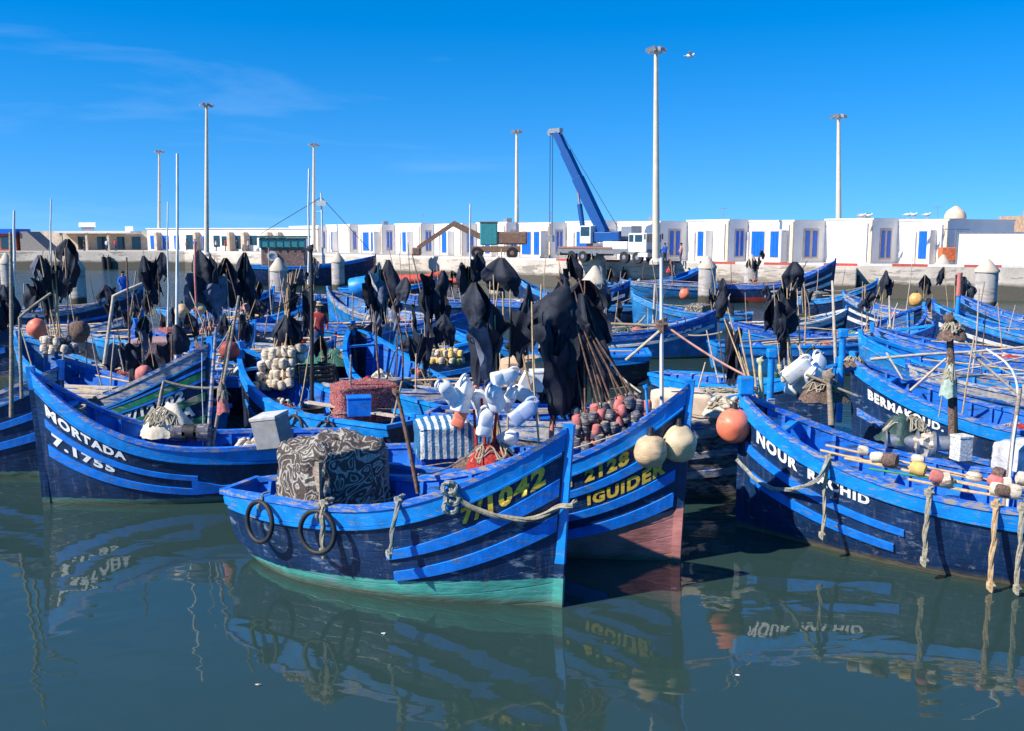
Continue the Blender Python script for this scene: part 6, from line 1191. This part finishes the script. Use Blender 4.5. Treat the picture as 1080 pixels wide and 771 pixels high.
heap(B5.ws((.4,0,B5.dz+.2)), (1.6,1.0,.55), NETB, 'net pile in the dark boat cut by the left edge', seed=34); heap(B10.ws((.3,0,B10.dz+.1)), (1.3,1.0,.4), NETR, 'reddish rope pile in the boat with the curved bow', seed=35); heap(B2.ws((-.2,0,B2.dz)), (1.8,1.1,.6), NETB, 'net pile amidships in the yellow lettered boat', seed=36); heap(B16.ws((0,0,B16.dz)), (2,1.2,.5), NETB, 'net pile in the square-sterned boat', seed=37)
mb = MB(); 
for k, (u, Yo) in enumerate(((0,0),(.28,.1),(.55,-.05))):
    mb = MB(); mb.box((0,0,0),(2.4,.22,.04), rotm(z=-12)); o = mb.build('loose_plank', PLANK); o.location = P(50, 20.6, 1.5)+Vector((.1*k, u, .05*k)); tag(o, '%s of three pale planks across the dark boat at left' % ['nearest','middle','farthest'][k], 'plank', 'pale planks')
# the plank deck at right
bb = FB['the plank-decked boat at right edge']
for k in range(3): mb = MB(); mb.box((-.8,(k-1)*.42,1.2),(4.6,.38,.05)); o = mb.build('loose_plank', PLANK); o.location = bb.ctr; o.rotation_euler = (0,0,bb.h); tag(o, '%s broad bleached plank laid over the boat at right edge' % ['nearest','middle','farthest'][2-k], 'plank', 'bleached planks at right')

# ------------------------------------------------------------------ gear in every boat further back
SKIP = set()
for k, (short, b) in enumerate(FB.items()):
    random.seed(900+k); f = b.fwd; sh = short
    def W(u, y, z): return b.ws((u*b.L, y*b.B, z))
    heap(W(rnd(-.15,.05), 0, b.dz), (rnd(1.2,1.9), b.B*.7, rnd(.35,.7)), (NETB,NETG,NETR,DGREEN,BTARP,TARP,NETB)[k % 7], f'{("brown net","green net","red net","dark green tarpaulin","blue tarpaulin","cream tarpaulin","tangled brown net")[k % 7]} heap in {sh}', ('fishing_net','fishing_net','fishing_net','tarpaulin','tarpaulin','tarpaulin','fishing_net')[k % 7], 'net' if k % 7 not in (3,4,5) else 'tarpaulin', k+50, cork=(CREAM,PINKF,None)[k % 3])
    coil(W(.33, 0, b.dz+.35), .25, (ROPEM,ROPEG)[k % 2], f'rope coil in the bow of {sh}', k)
    if k % 2 == 0: a = W(-.3, .15, b.dz); stick([a, a+Vector((rnd(-.3,.3), 0, rnd(1.3,2.4)))], .035, (WOOD,PLANK,RUSTP)[k % 3], f'upright stick at the stern of {sh}')
    if k % 3 != 1: a = W(-.38, -.2, b.Hm-.1); e = W(.28, .22, b.Hm+.12); stick([a, e], .04, (PLANK,WOOD,BAMBOO)[k % 3], f'long oar-like spar laid along {sh}', 'spar', 'spar')
    if k % 3 == 0: boxobj(W(-.25, rnd(-.1,.1), b.dz+.1), (.6,.5,.5), rotm(z=rnd(0,60)), (WPLAST,VIV,CREAM)[k % 3 if k % 2 else 1], f'{"white" if (k % 3 if k % 2 else 1) == 0 else "blue"} box in the stern of {sh}')
    if k % 3 == 1: plastic_crate(W(-.22, 0, b.dz+.1), (.8,.6,.45), rnd(0,90), (RUBBER,BLUE,ORANGE)[k % 3], f'blue slatted fish crate in {sh}')
    if k % 4 == 2: jerry(W(-.12, .2, b.dz+.45), 1.3, rotm(20,30,40), WPLAST, f'white jerry can amidships in {sh}')
    if k % 5 == 1: covered('covered_crate', W(-.05, 0, b.dz+.45), (1.3,1.0,.9), rnd(0,90), (SWIRL,REDSW,STRIPE)[(k//5) % 3], f'{("brown swirl-patterned","red patterned","blue striped")[(k//5) % 3]} covered crate in {sh}', seed=k)
    if k % 2: ring_fender(b, .4, 1 if math.cos(b.h) < 0 else -1, .28, f'tyre hung on the side of {sh}', rope=True)
    if k % 4 != 3 and 'quay' not in sh:
        n_ = 3+k % 3; y_ = 1.35 if b.L > 7 else 1.0; a0 = W(-.14, .1, b.dz+.1); a1 = a0+Vector((.5, 0, 0)); c0 = a0+Vector((-.3, 0, 2.1*y_)); c1 = a1+Vector((.25, 0, 2.2*y_))
        bundle(a0, a1, c0, c1, n_, .5, .85, f'in {sh}', mats=((BLACKP,),(BLACKP,GREYP),(BLACKP,),(BLACKP,WHITEC,BLACKP))[k % 4], fm=((CREAM,),None,(DARKF,PINKF))[k % 3], nf=4, fr=.08, seed=600+k, word=('black','dark','black','mixed')[k % 4])
    if k % 4 == 1: buoy(W(.1, .25, b.Hm+.05), .22, (ORANGE,BEIGEB,PINKF)[k % 3], f'{("orange","beige","faded red")[k % 3]} buoy on the rail of {sh}')
    line(W(.5, 0, b.Hb-.1), W(.5, 0, b.Hb-.1)+Vector((rnd(-2.5,2.5), rnd(.8,2.5), -.6)), .25, .02, ROPEM, f'slack line from the stem of {sh}')
for k, b in enumerate(BOATS[:12]):
    if k in (0,1,2,3): continue
    coil(b.ws((b.L*.3, 0, b.dz+.3)), .2, ROPEM, f'rope coil in the bow of {b.short}', 70+k)

def bucket(p, r, h, m, lab, name='bucket', grp='buckets and basins in the boats'):
    rt = empty(name, p, lab, name, grp); mb = MB(); mb.lathe([(r*.75,0),(r,h),(r*1.06,h),(r*1.06,h-.02),(r*.96,h-.02),(r*.72,.03)], (0,0,0), 16); mb.build('tub', m, rt, smooth=True)
    mb = MB(); mb.tube([Vector((math.cos(a)*r, 0, h+math.sin(a)*r*.8)) for a in [k*math.pi/8 for k in range(9)]], .008, 5); mb.build('handle', METAL, rt); return rt
ALLB = [b for b in BOATS if b.short not in ('the trawler',)]
for k, b in enumerate(ALLB):
    random.seed(4000+k); sh = b.short; big = b in (B1, B2, B3, B4); N_ = 1
    def W(u, y, z): return b.ws((u*b.L, y*b.B, z))
    if not big:
        bucket(W(rnd(-.35,-.2), rnd(-.2,.2), b.dz+.02), .17, .3, (WPLAST,BLUE,ORANGE,RUBBER)[k % 4], f'{("white","blue","orange","black")[k % 4]} bucket toward the stern of {sh}')
        bucket(W(rnd(.0,.2), rnd(-.2,.2), b.dz+.25), .27, .17, (BLUE,WPLAST,RUBBER,PINKF)[k % 4], f'{("blue","white","black","faded red")[k % 4]} shallow basin forward in {sh}', 'basin')
        a = W(rnd(-.1,.3), rnd(-.35,.35), b.dz); stick([a, a+Vector((rnd(-.5,.5), rnd(-.3,.3), rnd(1.5,2.6)))], .02, (BAMBOO,RUSTP,PLANK)[k % 3], f'thin leaning cane forward in {sh}', grp=None)
        a = W(rnd(-.4,-.1), rnd(-.35,.35), b.dz); stick([a, a+Vector((rnd(-.7,.7), rnd(-.3,.3), rnd(1.2,2.0)))], .026, (WOOD,PLANK,BAMBOO)[k % 3], f'leaning stick aft in {sh}', grp=None)
        heap(W(rnd(.18,.28), 0, b.dz+.1), (rnd(.9,1.3), b.B*.5, rnd(.3,.55)), (NETB,NETR,TARP,NETG,BTARP)[k % 5], f'{("brown net","red net","cream tarpaulin","green net","blue tarpaulin")[k % 5]} bundle in the forepart of {sh}', ('fishing_net','fishing_net','tarpaulin','fishing_net','tarpaulin')[k % 5], ('net','net','tarpaulin','net','tarpaulin')[k % 5], 300+k, cork=(CREAM,None)[k % 2])
        a = W(-.42, rnd(-.3,0), b.Hm+.05); e = W(rnd(-.1,.15), rnd(.1,.35), b.Hm+.1); mb = MB(); mb.beam(Vector((0,0,0)), e-a, .17, .035); o = mb.build('loose_plank', (PLANK,GREYW,WOOD)[k % 3]); o.location = a; tag(o, f'loose plank lying aslant over {sh}', 'plank', 'loose planks across boats')
    else:
        a = W(-.2, .2, b.dz+.06); bucket(a, .16, .28, (WPLAST,BLUE)[k % 2], f'{("white","blue")[k % 2]} bucket on the deck of {sh}')

for k, (px, py, c, lab) in enumerate(((405,668,WPLAST,'small white scrap floating below the near boat'),(778,712,WPLAST,'small pale scrap floating right of the beige buoy reflections'),(272,722,CREAM,'tiny tan scrap floating left of centre foreground'))):
    p = at(px, py, .01); mb = MB(); mb.blob((0,0,0), .016, 8, 5, .8, (1.6,1,.35), seed=k); o = mb.build('floating_scrap', c, smooth=True); o.location = p; tag(o, lab, 'litter', 'scraps floating on the water')

line(Q(600,474,14.5), Q(694,441,14.15), .03, .010, PLANK, 'thin pale line running along the lettered boat rail to its pin')
line(Q(441,500,13.7), Q(505,470,14.9), .12, .012, ROPEG, 'thin slack line from the rusty post to the striped crate')
line(Q(232,345,18.4), Q(330,300,21.2), .15, .010, RUBBER, 'thin dark line between the grey post and the black pole')
line(Q(1004,345,16.5), Q(1080,400,15.6), .12, .014, ROPEG, 'grey line from the log post down to the right edge')
line(Q(990,440,16.3), Q(1004,350,16.5), .02, .012, ROPEM, 'beige line stretched down beside the log post')
line(Q(43,415,17.4), Q(22,345,18.2), .06, .012, ROPEM, 'thin beige line from the left stem to the bent pipe')

for k, (short, b) in enumerate(FB.items()):
    random.seed(7000+k); sh = short
    def W(u, y, z): return b.ws((u*b.L, y*b.B, z))
    a = W(rnd(-.2,.2), rnd(-.3,.3), b.dz); hgt = rnd(2.4,4.0) if b.ctr.y < 60 else rnd(2.5,3.5)
    stick([a, a+Vector((rnd(-.25,.25), 0, hgt*.5)), a+Vector((rnd(-.5,.5), rnd(-.2,.2), hgt))], .028, (PLANK,WOOD,RUSTP,BAMBOO)[k % 4], f'tall bare pole amidships in {sh}', grp=None)
    heap(W(rnd(-.36,-.28), rnd(-.1,.1), b.dz+.1), (rnd(.7,1.1), b.B*.45, rnd(.35,.6)), (TARP,WHITEC,NETR,PINKF,NETB,BTARP)[k % 6], f'{("cream","pale","red","pinkish","brown","blue")[k % 6]} sack in the stern of {sh}', 'sack', 'sack', 800+k, grp='sacks in the boats')
    a = W(-.3, -.25, b.Hm+.07); e = W(.3, -.12, b.Hm+.35); stick([a, e], .03, (BAMBOO,PLANK)[k % 2], f'thin rod leaning along the rail of {sh}', 'spar', 'spar')
